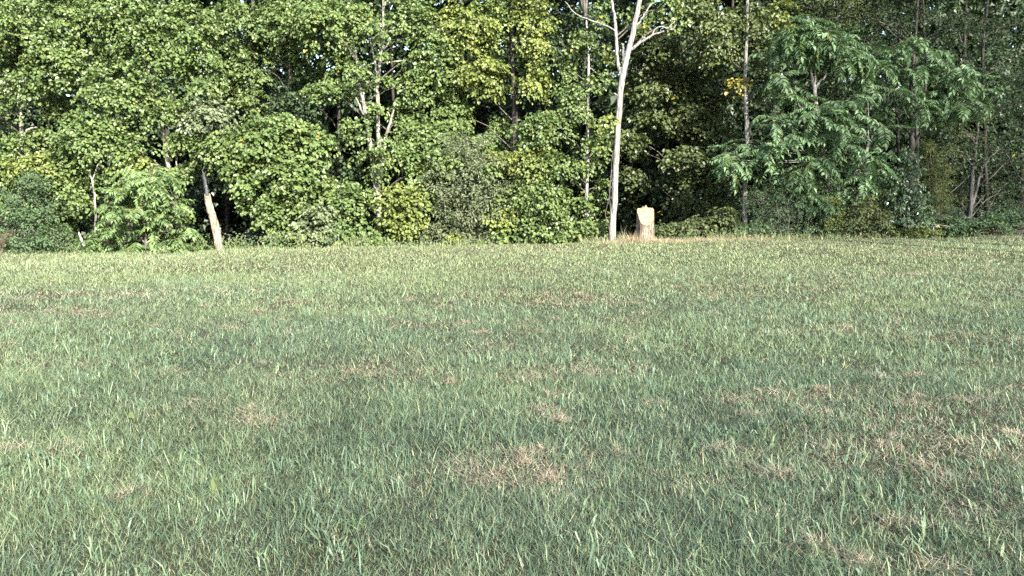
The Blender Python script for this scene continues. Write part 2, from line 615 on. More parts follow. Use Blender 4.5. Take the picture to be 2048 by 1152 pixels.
def make_shrub(name, label, cat, Y, base_px, lobes, pal, seed, size=0.08, yellow=0.02, dens=2.6, clump=0.3, per=22, mat=None, width=0.6, stems=5, simple=True, droop=0.3, group=None, twigmat=None, flat=0.5):
    g = np.random.default_rng(seed)
    bx = P(base_px, 480, Y)[0]
    base = np.array([bx, Y, float(gz(bx, Y))])
    root = thing(name, label, cat, base, group)
    fol, tw = Foliage(), Tubes()
    st = Tubes()
    for lb in lobes:
        px, py, rx, ry = lb[:4]
        dy = lb[4] if len(lb) > 4 else 0.0
        pl = lb[5] if len(lb) > 5 and lb[5] is not None else pal
        dn = lb[6] if len(lb) > 6 else 1.0
        c = P(px, py, Y + dy)
        sx, sz = rx * (Y + dy) / FPX, ry * (Y + dy) / FPX
        b0 = base + np.array([g.normal(0, 0.12), g.normal(0, 0.12), -0.05])
        m = (b0 + c) / 2 + np.array([0.25 * (b0[0] - c[0]), 0, 0.15])
        pts, rad = resample([b0, m, c + np.array([0, 0, 0.3 * sz])], [0.026, 0.018, 0.006], 9, 0.015, g)
        st.add(pts, rad, 6)
        lobe_fill(fol, tw, g, c, (sx * .9, 0.7 * (sx + sz) / 2 + 0.1, sz * .9), size, pl, dens * dn * .48, clump, per, yellow, None, width, droop, simple, 0.5, shell=0.3, flat=flat)
        for q_ in range(int(8 + 11 * (sx + sz))):          # loose sprays breaking the outline
            dd = unit(g.normal(0, 1, 3) + np.array([0, -.4, .45]))
            e_ = c + dd * np.array([sx, (sx + sz) / 2, sz]) * g.uniform(1.0, 1.5)
            if e_[2] < gz(e_[0], e_[1]) + .1:
                continue
            tw.add(np.array([c + (e_ - c) * .3, (c + e_) / 2 + np.array([0, 0, .03]), e_]), [.006, .004, .002], 4)
            for t_ in (.75, .9, 1.02):
                clump_leaves(fol, g, c + (e_ - c) * t_, dd, clump * .42, int(per * .45), size, pl, yellow, width, droop, flat, simple)
    tag(link('stems', st.mesh('stems', twigmat or M_TWIG), root), kind='stuff')
    link('foliage', fol.mesh('foliage', mat or M_DULL), root)
    if tw.v:
        tag(link('twigs', tw.mesh('twigs', twigmat or M_TWIG), root), kind='stuff')
    return root

# ------------------------------------------------------------------ trees along the edge of the wood
SY, YE, MA, DE, GR, DA = GREEN_SYC, GREEN_YEL, GREEN_MAPLE, GREEN_DEEP, GREEN_GREY, GREEN_DARK

make_tree('sycamore_tree', 'leafy tree with a short white trunk showing at the left end of the wood', 'tree', 24.0,
          [[(48, 515, 9), (46, 400, 8.5), (43, 290, 7.5), (42, 200, 6), (50, 100, 4), (55, 0, 3)]],
          [(60, 60, 95, 60, -.5), (-10, 120, 60, 60), (115, 130, 65, 45, -.6), (60, 110, 70, 40, .8), (5, 325, 60, 36, -.8), (85, 335, 65, 36, -1.0, YE),
           (-40, 220, 50, 60), (110, 215, 40, 30, .9), (20, 395, 60, 36, -.2), (-20, 20, 70, 60), (150, 30, 50, 50, .5), (110, 440, 60, 45, -.2), (45, 170, 36, 26, -.5), (38, 282, 34, 16, -.5), (20, 225, 22, 20, -.3, None, .6), (90, 270, 30, 20, .4)],
          SY, 11, bark=M_SYC, top=(50, 8.3, 13.5, 2.3),
          branches=[[(44, 275, 3), (58, 258, 2.4), (75, 255, 1.8)], [(43, 200, 3), (50, 215, 2), (62, 225, 1.4)]])

make_tree('sycamore_tree', 'tall bright leafy tree with a leaning mottled trunk left of the dead snag', 'tree', 23.6,
          [[(368, 505, 10), (361, 450, 9), (350, 395, 8.5), (337, 330, 8), (326, 260, 7), (312, 200, 6), (300, 150, 5), (285, 60, 4), (280, 0, 3)],
           [(356, 420, 4), (354, 330, 3.6), (352, 250, 3), (350, 180, 2.5)]],
          [(240, 195, 90, 65, -.7), (185, 275, 80, 55, -.9), (310, 110, 80, 55, -.5), (255, 45, 80, 55, -.4), (370, 55, 80, 60, -.2), (405, 140, 55, 55, -.2),
           (255, 300, 45, 45, -.6), (420, 240, 65, 45, -.5, GR), (445, 300, 55, 40, -.5), (395, 335, 30, 22, .3), (150, 385, 50, 45, -.6), (135, 325, 60, 36, -.5),
           (275, 340, 50, 32, -.6, YE), (225, 365, 45, 36, -.3), (300, 420, 50, 50, .4), (210, 120, 50, 40, .5), (322, 225, 26, 20, -.5), (345, 355, 30, 24, -.6, None, .9), (330, 290, 14, 12, -.4, None, .8), (352, 215, 30, 24, -.4), (365, 425, 24, 16, -.4, None, .8), (375, 280, 34, 26, -.3)],
          SY, 12, bark=M_SYC, top=(290, 8.3, 14.0, 2.4), branches=[[(352, 305, 1.8), (372, 300, 1.5), (400, 290, 1.1)], [(322, 235, 2.5), (312, 225, 1.6)]])

make_tree('poplar_tree', 'tall green tree filling the top above the low dark hollow, trunk hidden', 'tree', 24.6,
          [[(505, 500, 9), (506, 350, 8), (508, 200, 7), (505, 60, 5), (505, -40, 4)]],
          [(480, 55, 80, 55), (445, 115, 45, 36, .6), (500, 140, 55, 45, .2), (565, 55, 65, 55, -.2), (605, 115, 45, 45, .3), (470, 195, 40, 30, .4), (540, 100, 50, 35, .8), (590, 20, 70, 40), (506, 205, 24, 30, -.5), (520, 260, 36, 24, -.2), (580, 200, 40, 30, .5, DE), (560, 230, 36, 22, .6, DE)],
          SY * .9, 13, size=.092, bark=M_DARK, top=(520, 8.5, 14.0, 2.4), branches=[[(520, 150, 2), (570, 135, 1.6), (600, 130, 1.2), (628, 124, 1)]])

make_tree('young_sycamore_tree', 'low bright young tree bulging over the field edge right of the dark hollow', 'tree', 22.9,
          [[(585, 498, 5), (580, 400, 4), (570, 320, 3), (560, 260, 2)]],
          [(560, 258, 70, 32), (515, 298, 75, 40), (622, 290, 55, 40, .2), (500, 350, 60, 40, .1), (585, 355, 65, 45, -.2), (548, 420, 50, 40), (606, 428, 46, 38), (478, 285, 45, 36, .2),
           (640, 380, 38, 36, .4), (575, 470, 45, 26), (500, 400, 28, 22, .4)],
          SY, 14, size=.118, bark=M_TWIG)

make_tree('sycamore_tree', 'sycamore with three white mottled stems rising from one base', 'tree', 23.2,
          [[(757, 495, 12), (757, 440, 10), (752, 370, 9), (743, 310, 8), (735, 250, 7), (728, 215, 6.5), (722, 180, 5), (716, 150, 4), (712, 100, 3)],
           [(755, 425, 7), (758, 330, 7.5), (756, 260, 7), (755, 180, 6.5), (760, 120, 6), (766, 60, 5), (767, 0, 4.4), (768, -60, 3)],
           [(758, 410, 5), (764, 330, 5), (772, 270, 4.5), (780, 245, 4), (788, 215, 3)],
           [(756, 190, 4), (752, 140, 4), (744, 95, 3), (738, 70, 2)]],
          [(640, 55, 80, 55, .3), (705, 45, 55, 45, .7), (825, 45, 60, 45, .2), (685, 135, 40, 30, .7), (655, 185, 55, 26, .5), (825, 170, 50, 45, .5), (805, 240, 30, 36, .7),
           (865, 105, 55, 55, .2), (745, 308, 40, 18, -.8, None, .8), (805, 318, 40, 30, -.1), (835, 275, 45, 36, .3), (800, 398, 62, 36, -.9, YE), (695, 402, 45, 40, -.7),
           (812, 448, 56, 32, -.9, YE), (690, 458, 52, 32, -.8), (745, 478, 46, 18, -1.1, None, .8), (718, 160, 22, 14, -.5, None, .7), (700, 260, 25, 22, .6), (845, 345, 40, 28, -.3), (730, 240, 14, 10, -.4, None, .7), (768, 160, 16, 10, -.4, None, .7), (735, 385, 14, 12, -.6, None, .8), (752, 345, 20, 12, -.6, None, .8), (735, 270, 16, 10, -.5, None, .8), (757, 215, 14, 12, -.4, None, .6), (765, 110, 16, 12, -.3, None, .6), (720, 130, 20, 16, -.3), (770, 280, 14, 10, -.5, None, .7), (745, 60, 30, 20, -.3, None, .7)],
          SY, 15, bark=M_SYC, yellow=.008, top=(765, 8.6, 14.5, 2.3),
          branches=[[(764, 126, 2), (800, 122, 1.7), (822, 120, 1.3)], [(755, 418, 2.6), (742, 411, 2.2), (730, 407, 1.8)], [(727, 230, 3), (718, 210, 2.4), (712, 195, 1.8)],
                    [(763, 75, 2), (780, 62, 1.6), (795, 62, 1.2)], [(717, 125, 2), (705, 112, 1.5)], [(766, 100, 1.6), (778, 85, 1.2)]])

make_tree('poplar_tree', 'yellow-green tree with a slim dark straight trunk right of the grey bush', 'tree', 24.0,
          [[(1030, 500, 8), (1029, 340, 7), (1027, 200, 6.5), (1024, 100, 6), (1020, 0, 5)]],
          [(930, 55, 75, 65, -.3, YE), (962, 155, 65, 45, -.4, YE), (890, 165, 50, 40), (905, 228, 45, 34, .1), (985, 70, 30, 60, .4), (1066, 55, 46, 75, -.3, YE), (1068, 160, 40, 36, -.4, YE),
           (985, 15, 50, 36), (1070, 120, 40, 40, .3), (995, 250, 22, 22, .6)],
          SY, 16, size=.10, bark=M_DARK, yellow=.012, top=(1000, 8.6, 14.5, 2.3), branches=[[(1026, 130, 2), (1050, 105, 1.6), (1075, 95, 1.2)]])

make_tree('poplar_tree', 'bushy green tree around a thin pale trunk left of the tall bare trunk', 'tree', 23.0,
          [[(1170, 492, 6.5), (1172, 440, 6), (1174, 330, 5.2), (1176, 220, 5), (1177, 120, 4.4), (1172, 40, 3)]],
          [(1090, 258, 66, 46, -.3), (1058, 318, 52, 42, -.4, YE), (1110, 338, 52, 40, -.2), (1080, 398, 74, 42, -.5), (1125, 428, 40, 36, -.3), (1060, 455, 56, 30, -.6), (1125, 472, 48, 22, -.6),
           (1200, 375, 16, 20, .3), (1140, 195, 30, 34, .1), (1128, 140, 30, 26, .5), (1195, 300, 18, 40, .8), (1100, 90, 30, 60, 1.2, DE), (1160, 70, 50, 60, 1.4, DE), (1198, 440, 18, 30, .2),
           (1176, 290, 14, 16, -.5, None, .8), (1170, 405, 22, 18, -.5), (1172, 455, 24, 16, -.5), (1180, 170, 20, 18, -.4, None, .8), (1165, 230, 20, 14, -.4), (1160, 340, 22, 18, -.4), (1160, 80, 30, 24, -.2), (1020, 420, 30, 40, .2), (1040, 380, 36, 30, -.2), (1005, 465, 36, 22, -.3)],
          SY * .92, 17, size=.096, bark=M_WHITE, yellow=.008, top=(1130, 8.6, 13.5, 2.2), branches=[[(1176, 132, 1.4), (1200, 150, 1.2), (1232, 143, 1)]])

bare = make_tree('ash_tree', 'tall bare-trunked grey tree forking high up, beside the cut stump', 'tree', 22.4,
                 [[(1224, 487, 10), (1228, 400, 9.2), (1232, 320, 8.8), (1236, 250, 8.4), (1241, 190, 8.4), (1247, 140, 8.6), (1255, 110, 8), (1263, 75, 7.5), (1272, 35, 7), (1280, 0, 6.5), (1290, -70, 5)],
                  [(1245, 158, 4.4), (1237, 132, 4.2), (1234, 95, 4), (1232, 60, 4), (1228, 25, 3.6), (1224, 0, 3.4), (1221, -60, 2)],
                  [(1248, 150, 4), (1247, 115, 3.8), (1246, 94, 3.4)]],
                 [(1205, 25, 24, 22, .4, None, .6), (1335, 18, 46, 26, .5, None, .8), (1295, 48, 22, 18, .5, None, .6), (1208, 150, 18, 16, .2, None, .8), (1210, 243, 28, 16, -.1, YE, 1.0),
                  (1216, 100, 14, 12, .1, YE, .8), (1255, 25, 14, 16, .5, None, .7), (1355, 45, 22, 16, .3, None, .5)],
                 SY, 18, size=.11, bark=M_GREY, yellow=.05, clump=.26, per=15, dens=1.2, flare=1.12, top=(1285, 9.0, 14.0, 2.0),
                 branches=[[(1256, 103, 4), (1285, 82, 3), (1305, 70, 2.5), (1328, 62, 1.6)], [(1303, 72, 2.2), (1312, 57, 1.9), (1325, 53, 1.7), (1335, 57, 1.4), (1350, 40, 1)],
                           [(1231, 62, 2.2), (1210, 50, 1.9), (1180, 40, 1.7), (1155, 30, 1.4), (1130, 3, 1.2)], [(1266, 62, 2.6), (1285, 35, 2.2), (1302, 8, 1.8)],
                           [(1236, 192, 2), (1228, 186, 1.3)], [(1228, 412, 1.6), (1240, 408, 1.1)], [(1335, 56, 1.1), (1344, 60, .9), (1352, 50, .7)], [(1262, 70, 1.6), (1268, 42, 1.2)]])
g0 = np.random.default_rng(5)
for vn in ([(1221, 482, .9), (1218, 455, .9), (1211, 432, .9), (1214, 415, .9), (1220, 380, .9), (1224, 330, .8), (1226, 300, .7)],
           [(1219, 470, .8), (1221, 420, .8), (1219, 380, .7), (1223, 345, .6)]):
    vp, vr = stem(vn, 22.2, g0, n=18)
    T = Tubes()
    T.add(vp, vr, 5)
    link('vine', T.mesh('vine', M_TWIG), bare)

g1 = np.random.default_rng(77)
ml = []
for py in range(70, 455, 30):
    for k in range(3):
        px = 1275 + 70 * k + g1.uniform(-25, 40)
        if py > 340 and px < 1320:
            continue
        ml.append((px, py + g1.uniform(-12, 12), g1.uniform(42, 60), g1.uniform(13, 19), g1.uniform(-.9, .9), None, 1.0))
ml += [(1380, 455, 60, 12, -1.6), (1345, 466, 40, 9, -2.0), (1440, 440, 45, 14, -1.2)]
make_tree('maple_tree', 'shady maple with flat layered leaves standing behind the cut stump', 'tree', 25.6,
          [[(1362, 485, 7), (1362, 300, 5), (1363, 190, 4), (1360, 100, 3), (1365, 10, 2.5)]], ml,
          MA, 19, size=.115, bark=M_DARK, yellow=.01, clump=.32, per=20, flat=.14, droop=.25, top=(1380, 9, 14, 2.6), dens=1.9)

make_tree('poplar_tree', 'tree with straight grey-white trunk and a tuft of yellow leaves beside it', 'tree', 23.4,
          [[(1488, 498, 8), (1490, 400, 7.2), (1494, 330, 7), (1494, 250, 6.6), (1490, 180, 6.2), (1491, 120, 5.5), (1494, 60, 4.4), (1495, 0, 4)]],
          [(1440, 60, 55, 42, .2), (1500, 40, 45, 34, .4), (1552, 40, 46, 40, .7, YE), (1425, 112, 36, 22, .2), (1525, 100, 36, 36, .6), (1474, 166, 9, 12, -.2, YELLOW * .8, .9), (1535, 170, 34, 40, .9, MA),
           (1400, 20, 50, 30, .4), (1470, 110, 20, 22, .4)],
          GREEN_MAPLE * 1.15, 20, size=.105, bark=M_GREY, yellow=.02, clump=.30, top=(1500, 8.8, 14, 2.3))

# tall thin-leaved trees in the shade at the right, leaf colour lowered to deepen it
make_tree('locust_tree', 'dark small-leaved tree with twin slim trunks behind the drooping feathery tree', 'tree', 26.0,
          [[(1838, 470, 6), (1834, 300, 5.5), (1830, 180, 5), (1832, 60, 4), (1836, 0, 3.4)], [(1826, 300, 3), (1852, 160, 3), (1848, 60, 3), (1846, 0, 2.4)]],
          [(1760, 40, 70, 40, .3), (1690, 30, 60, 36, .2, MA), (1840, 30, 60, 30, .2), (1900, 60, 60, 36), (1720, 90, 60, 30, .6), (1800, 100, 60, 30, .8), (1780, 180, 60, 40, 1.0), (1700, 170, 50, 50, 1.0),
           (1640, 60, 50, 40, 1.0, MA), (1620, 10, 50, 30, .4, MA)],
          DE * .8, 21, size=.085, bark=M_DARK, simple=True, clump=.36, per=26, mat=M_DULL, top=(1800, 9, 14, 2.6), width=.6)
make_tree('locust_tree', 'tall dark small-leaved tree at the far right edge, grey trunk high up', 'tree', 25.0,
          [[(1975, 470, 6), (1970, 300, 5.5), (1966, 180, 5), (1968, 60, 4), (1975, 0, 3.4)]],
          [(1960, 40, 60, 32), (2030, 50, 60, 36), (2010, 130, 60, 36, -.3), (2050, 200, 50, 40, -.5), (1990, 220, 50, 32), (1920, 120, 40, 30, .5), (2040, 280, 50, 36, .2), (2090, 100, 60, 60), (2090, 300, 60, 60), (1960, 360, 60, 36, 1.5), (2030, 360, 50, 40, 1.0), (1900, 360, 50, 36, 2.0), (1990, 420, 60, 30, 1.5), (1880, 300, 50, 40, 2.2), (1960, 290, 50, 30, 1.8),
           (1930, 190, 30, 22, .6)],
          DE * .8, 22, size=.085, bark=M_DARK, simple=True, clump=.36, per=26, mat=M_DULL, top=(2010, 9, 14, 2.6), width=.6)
make_tree('locust_tree', 'small sparse tree with twin grey stems and olive leaves, right of the cedar', 'tree', 23.6,
          [[(1938, 462, 7), (1942, 400, 6.6), (1945, 340, 6), (1952, 290, 4), (1956, 245, 2.6)], [(1940, 430, 4), (1951, 385, 3.8), (1965, 335, 3), (1976, 300, 2)]],
          [(1925, 270, 46, 14, -.2, MA, .8), (1980, 290, 50, 14, -.1, None, .8), (1900, 300, 36, 12, -.3, MA, .8), (1955, 235, 46, 14, .1, MA, .8), (2010, 325, 44, 14, -.2, None, .8), (1890, 250, 36, 12, .2, MA, .8),
           (2010, 385, 44, 26, .6), (2030, 420, 40, 24, .3), (1955, 370, 30, 14, .6), (1900, 400, 40, 24, .9), (1985, 420, 40, 20, .5), (1960, 320, 30, 14, -.4)],
          DE * .85, 23, size=.08, bark=bark_material('lead_grey_bark', [(0.3, (0.05, 0.048, 0.046)), (0.7, (0.13, 0.125, 0.12))], (12, 12, 2), .5, 34), simple=True, clump=.3, per=18, mat=M_DULL, width=.6, droop=.3,
          branches=[[(1941, 420, 1.6), (1965, 395, 1.3), (1985, 372, 1)], [(1944, 345, 1.6), (1920, 370, 1.3), (1898, 388, 1)], [(1944, 340, 1.5), (1915, 325, 1.2), (1885, 300, .9)]])

# ------------------------------------------------------------------ plants with feathery compound leaves: each frond is a part
def frond_mesh(name, L, pairs, ll, lw, bend, seed, pal, mat, tube=True):
    g = np.random.default_rng(seed)
    t = np.linspace(0, 1, 7)
    ang = 0.25 - bend * t
    dx = np.cos(ang)
    dz = np.sin(ang)
    px_ = np.concatenate([[0], np.cumsum((dx[1:] + dx[:-1]) / 2) / 6]) * L
    pz_ = np.concatenate([[0], np.cumsum((dz[1:] + dz[:-1]) / 2) / 6]) * L
    py_ = 0.06 * L * np.sin(t * 2.2 + g.random() * 6)
    pts = np.stack([px_, py_, pz_], -1)
    fol = Foliage()
    s = np.linspace(0.2, 0.98, pairs)
    c = np.stack([np.interp(s, t, pts[:, k]) for k in range(3)], -1)
    tg = unit(np.stack([np.interp(s, t, np.gradient(pts[:, k])) for k in range(3)], -1))
    for sd in (-1, 1):
        ax = tg * 0.45 + np.array([0, sd, 0]) + np.array([0, 0, -0.42]) + g.normal(0, 0.17, (pairs, 3))
        nm = np.array([-0.1, 0.12 * sd, 1.0]) + g.normal(0, 0.32, (pairs, 3))
        sz = ll * (0.72 + 0.4 * np.sin(pi * np.clip(s, 0.1, 0.9))) * g.uniform(0.88, 1.1, pairs)
        fol.add(c, ax, nm, sz, lw / ll, pick_cols(g, pal, pairs, 0.004), fold=0.06, simple=True)
    fol.add(c[-1:], tg[-1:], np.array([[0, 0, 1.0]]), np.array([ll]), lw / ll, pick_cols(g, pal, 1, 0), simple=True)
    T = Tubes()
    T.add(pts, np.linspace(0.006, 0.002, 7), 3)
    v = np.concatenate(fol.v + T.v)
    f = np.concatenate(fol.f + [T.f[0] + fol.n])
    cc = np.concatenate(fol.c + [np.tile(np.array([[0.16, 0.17, 0.06]]), (len(T.f[0]), 1))])
    return mesh_np(name, v, [f], mat, cc)


def feather_plant(name, label, cat, Y, base, stems_, tips, meshes, seed, bark, per_tip=7, flat=-0.08, scale=1.0, group=None, front=0.35):
    g = np.random.default_rng(seed)
    b = P(base, 480, Y)
    root = thing(name, label, cat, (b[0], Y, float(gz(b[0], Y))), group)
    allp = []
    for k, s_ in enumerate(stems_):
        pts, rad = stem(s_, Y, g, n=18, wob=.01)
        if k == 0:
            dz = float(gz(b[0], Y)) - 0.1 - pts[0][2]
            pts = pts + np.array([0, 0, dz]) * (np.linspace(1, 0, len(pts))[:, None] ** 3)
        T = Tubes()
        T.add(pts, rad, 8, .1, seed, cap=True)
        link('trunk' if k == 0 else 'branch', T.mesh('limb', bark), root)
        allp.append(pts)
    allp = np.concatenate(allp)
    tw = Tubes()
    tips = list(tips) + [(t_[0] + g.uniform(-26, 26), t_[1] + g.uniform(-20, 26), g.uniform(-.6, .6), .8) for t_ in tips[::2]]
    for tp in tips:
        yy = Y + (tp[2] if len(tp) > 2 else g.uniform(-.7, .5))
        c = P(tp[0], tp[1], yy)
        sc = (tp[3] if len(tp) > 3 else 1.0) * scale
        d = np.linalg.norm(allp - (c - np.array([0, 0, .5])), axis=1) + np.where(allp[:, 2] > c[2], 2.0, 0)
        r0 = allp[int(np.argmin(d))]
        mid = (r0 + c) / 2 + np.array([0, 0, -0.08])
        pts, rad = resample([r0, mid, c], [.014, .011, .007], 7, .015, g)
        tw.add(pts, rad, 5)
        a0 = g.random() * 2 * pi
        n = per_tip + g.integers(-1, 2)
        for k in range(n):
            az = a0 + k * 2 * pi / n + g.normal(0, .25)
            if sin(az) > 0.55 and g.random() < front:
                az = -az
            fr = bpy.data.objects.new('frond', meshes[g.integers(0, len(meshes))])
            C.objects.link(fr)
            fr.parent = root
            fr.location = tuple(c - np.array(root.location) + np.array([0, 0, g.uniform(-.16, .06)]))
            fr.rotation_euler = (g.normal(0, .22), g.uniform(-.35, .7) - flat, az)
            s1 = sc * g.uniform(.75, 1.15)
            fr.scale = (s1, s1, s1)
    tag(link('twigs', tw.mesh('twigs', bark), root), kind='stuff')
    return root


FR_BLUE = [frond_mesh('frond', .82, 11, .205, .078, .55 + .13 * k, 300 + k, GREEN_BLUE * (1.15 + .2 * (k % 4)), M_FROND) for k in range(10)]
FR_SUMAC = [frond_mesh('frond', .66, 11, .175, .068, .5 + .15 * k, 320 + k, (GREEN_BLUE * .5 + GREEN_SYC * .75) * (1.0 + .15 * (k % 3)), M_FROND) for k in range(5)]

feather_plant('tree_of_heaven', 'tree with drooping feathery leaves around a forked white stem, right of centre', 'tree', 22.6, 1652,
              [[(1652, 478, 8), (1662, 420, 7.5), (1650, 330, 6), (1636, 240, 4.6), (1629, 178, 3.8)], [(1629, 180, 3.2), (1624, 155, 2.8), (1619, 120, 2.3), (1616, 95, 1.8), (1606, 80, 1.2)],
               [(1630, 175, 2.4), (1631, 150, 2), (1633, 122, 1.4)], [(1631, 178, 2.8), (1639, 163, 2.5), (1647, 157, 2.2), (1653, 140, 1.8), (1663, 124, 1.2)],
               [(1660, 420, 6), (1685, 372, 5), (1705, 352, 4.4), (1722, 330, 3.6), (1738, 285, 3)], [(1640, 250, 3), (1600, 215, 2.2), (1578, 172, 1.6)]],
              [(1620, 38), (1570, 60), (1680, 75), (1600, 75), (1650, 60), (1585, 95), (1690, 105), (1655, 85), (1630, 60), (1610, 95, .2), (1670, 120, .3), (1640, 235, -.6), (1660, 205, -.3), (1615, 200, -.2), (1580, 190), (1700, 250), (1650, 270), (1590, 290), (1630, 320), (1552, 105), (1715, 135), (1555, 150), (1700, 95),
               (1680, 375), (1620, 385), (1720, 370), (1590, 350), (1640, 215), (1590, 225), (1700, 195), (1450, 305), (1470, 335), (1515, 300), (1735, 165), (1670, 235), (1570, 265), (1535, 285), (1620, 270), (1720, 235), (1660, 300), (1500, 285), (1765, 250), (1480, 310), (1560, 320),
               (1610, 330), (1700, 290), (1740, 310), (1660, 345), (1545, 240), (1680, 270), (1720, 350), (1630, 365), (1750, 350)],
              FR_BLUE, 41, M_WHITE, 8)
feather_plant('tree_of_heaven', 'spreading tree with drooping feathery leaves on slim dark trunks, at the right', 'tree', 23.4, 1822,
              [[(1822, 478, 6), (1823, 380, 5.5), (1824, 290, 5), (1822, 200, 4), (1828, 110, 2.6)], [(1824, 300, 3), (1850, 250, 2.6), (1900, 200, 2), (1930, 160, 1.6)], [(1823, 270, 3), (1795, 230, 2.4), (1770, 150, 1.6)]],
              [(1825, 80), (1785, 95), (1862, 100), (1845, 130), (1930, 150), (1955, 180), (1885, 180), (1800, 180), (1840, 200), (1765, 125), (1900, 140), (1810, 130), (1860, 200), (1775, 200),
               (1750, 105), (1915, 190), (1940, 205)],
              FR_BLUE, 42, M_DARK, 8)
feather_plant('sumac_bush', 'low mound of feathery sumac leaves on the field edge left of the dead snag', 'bush', 22.0, 295,
              [[(295, 508, 4), (290, 450, 3), (298, 390, 2.2), (300, 352, 1.4)], [(295, 490, 2.6), (250, 440, 2), (235, 390, 1.4)], [(295, 490, 2.6), (340, 450, 2), (352, 400, 1.3)]],
              [(300, 350), (255, 375), (340, 388), (220, 410), (285, 410), (335, 430), (375, 452), (238, 450), (300, 455), (360, 480), (205, 465), (325, 485), (270, 485), (230, 490), (195, 490),
               (300, 330), (262, 350), (330, 345), (245, 395), (320, 365), (275, 385), (390, 488), (250, 420), (310, 430)],
              FR_SUMAC, 43, M_TWIG, 8, flat=-.1)

# ------------------------------------------------------------------ dead wood
def snag(name, label, Y, pieces, seed, cat='dead trunk'):
    g = np.random.default_rng(seed)
    b = P(pieces[0][1][0][0], pieces[0][1][0][1], Y)
    z = float(gz(b[0], Y))
    root = thing(name, label, cat, (b[0], Y, z))
    for k, (nm, pp, mat, lump) in enumerate(pieces):
        pts, rad = stem(pp, Y, g, n=22, wob=.006)
        if k == 0:
            pts = pts + np.array([0, 0, z - .1 - pts[0][2]]) * (np.linspace(1, 0, len(pts))[:, None] ** 2)
        T = Tubes()
        T.add(pts, rad, 11, lump, seed + k, cap=True)
        link(nm, T.mesh(nm, mat), root)
    return root


snag('dead_snag', 'leaning broken dead trunk, bleached below and black at the top', 22.1,
     [('trunk', [(439, 508, 7.0), (436, 480, 6.6), (431, 455, 7.0), (424, 428, 6.2), (417, 405, 5.6), (415, 388, 5.0)], M_SNAG, .22),
      ('top', [(415.5, 391, 4.6), (413, 380, 4.8), (410, 365, 4.2), (407.5, 352, 4.0), (407, 346, 3.0)], M_CHAR, .3),
      ('knot', [(434, 462, 3.0), (439, 459, 2.6), (441, 456, 1.2)], M_SNAG, .2),
      ('twig', [(407, 350, .7), (405, 340, .6), (410, 333, .4)], M_TWIG, .1)], 51)
snag('dead_sapling', 'thin white forked dead sapling standing over the sumac leaves', 22.5,
     [('trunk', [(192, 505, 2.4), (191, 460, 2.3), (191, 420, 2.2), (188, 385, 2.1), (185, 360, 1.9)], M_WHITE, .15),
      ('branch', [(185, 362, 1.4), (181, 350, 1.2), (179, 340, .8)], M_WHITE, .1),
      ('branch', [(185, 358, 1.3), (191, 344, 1.1), (198, 328, .8), (202, 327, .5)], M_WHITE, .1)], 52, 'sapling')
snag('broken_stub', 'short pale broken branch stub poking out left of the sumac', 22.2,
     [('trunk', [(172, 505, 2.6), (168, 488, 2.4), (162, 476, 2.0), (157, 464, 1.2)], M_GREY, .2)], 53, 'branch stub')

# ------------------------------------------------------------------ shrubs along the edge
make_shrub('shrub', 'dark blue-green bushy shrub at the far left end of the field edge', 'shrub', 22.3, 60,
           [(60, 400, 40, 36), (30, 440, 50, 45), (85, 445, 50, 45), (50, 488, 60, 26), (110, 480, 45, 30), (75, 365, 22, 22)], GREEN_DEEP * 1.7, 61, size=.085, yellow=.01, clump=.26)
make_shrub('olive_shrub', 'rounded grey-green shrub with fine leaves right of the triple sycamore', 'shrub', 22.6, 935,
           [(930, 385, 70, 52), (880, 425, 56, 42), (972, 425, 56, 42), (940, 320, 52, 42), (990, 370, 36, 36), (882, 362, 36, 36), (868, 468, 46, 22), (930, 468, 56, 22), (985, 468, 40, 20), (910, 300, 40, 30, .2)],
           GR, 62, size=.115, yellow=.006, clump=.27, per=18, width=.45)
make_tree('young_sycamore_tree', 'leafy yellow-green sapling rising behind the grey-green shrub', 'tree', 23.4,
          [[(880, 490, 4), (880, 400, 3.4), (875, 320, 2.6), (872, 270, 1.6)]],
          [(870, 290, 55, 36), (905, 262, 46, 26, .2), (845, 255, 40, 26, .3), (1000, 325, 32, 22, -.3, YE), (920, 300, 40, 30, .3), (960, 290, 36, 26, .4), (1002, 438, 34, 24, -1.1, YE), (1008, 385, 20, 14, -.9), (890, 322, 40, 22, -1.0), (850, 400, 20, 24, -.9), (975, 340, 24, 14, -1.1), (1000, 470, 30, 12, -1.2), (905, 475, 30, 8, -1.2, YE, .7)], SY, 24, size=.115, bark=M_TWIG, yellow=.01)
make_shrub('vine_covered_shrub', 'pale round vine-covered bush just left of the triple sycamore', 'shrub', 22.3, 645,
           [(640, 448, 36, 30), (622, 478, 36, 18), (660, 474, 30, 20)], GREEN_GREY * 1.3, 63, size=.11, yellow=.0, clump=.24, width=.8, simple=False)
make_shrub('feathery_bush', 'feathery dark green bush of slanting stems below the trunk with yellow tuft', 'shrub', 22.4, 1570,
           [(1590, 395, 46, 30), (1540, 425, 46, 32), (1605, 432, 56, 34), (1530, 464, 46, 18), (1600, 468, 56, 16), (1490, 462, 26, 16), (1640, 410, 26, 30, .2), (1570, 375, 34, 18, .1), (1520, 400, 26, 22), (1620, 390, 30, 22)], GREEN_BLUE * .9, 64, size=.085, yellow=.006, clump=.26, width=.26, per=28)
make_shrub('leafy_sapling', 'small bright yellow-green sapling between two dark bushes', 'shrub', 22.2, 1664,
           [(1664, 415, 13, 18), (1668, 440, 14, 18), (1658, 455, 12, 16)], GREEN_YEL * .95, 65, size=.09, yellow=.03, clump=.16, per=12, width=.7)
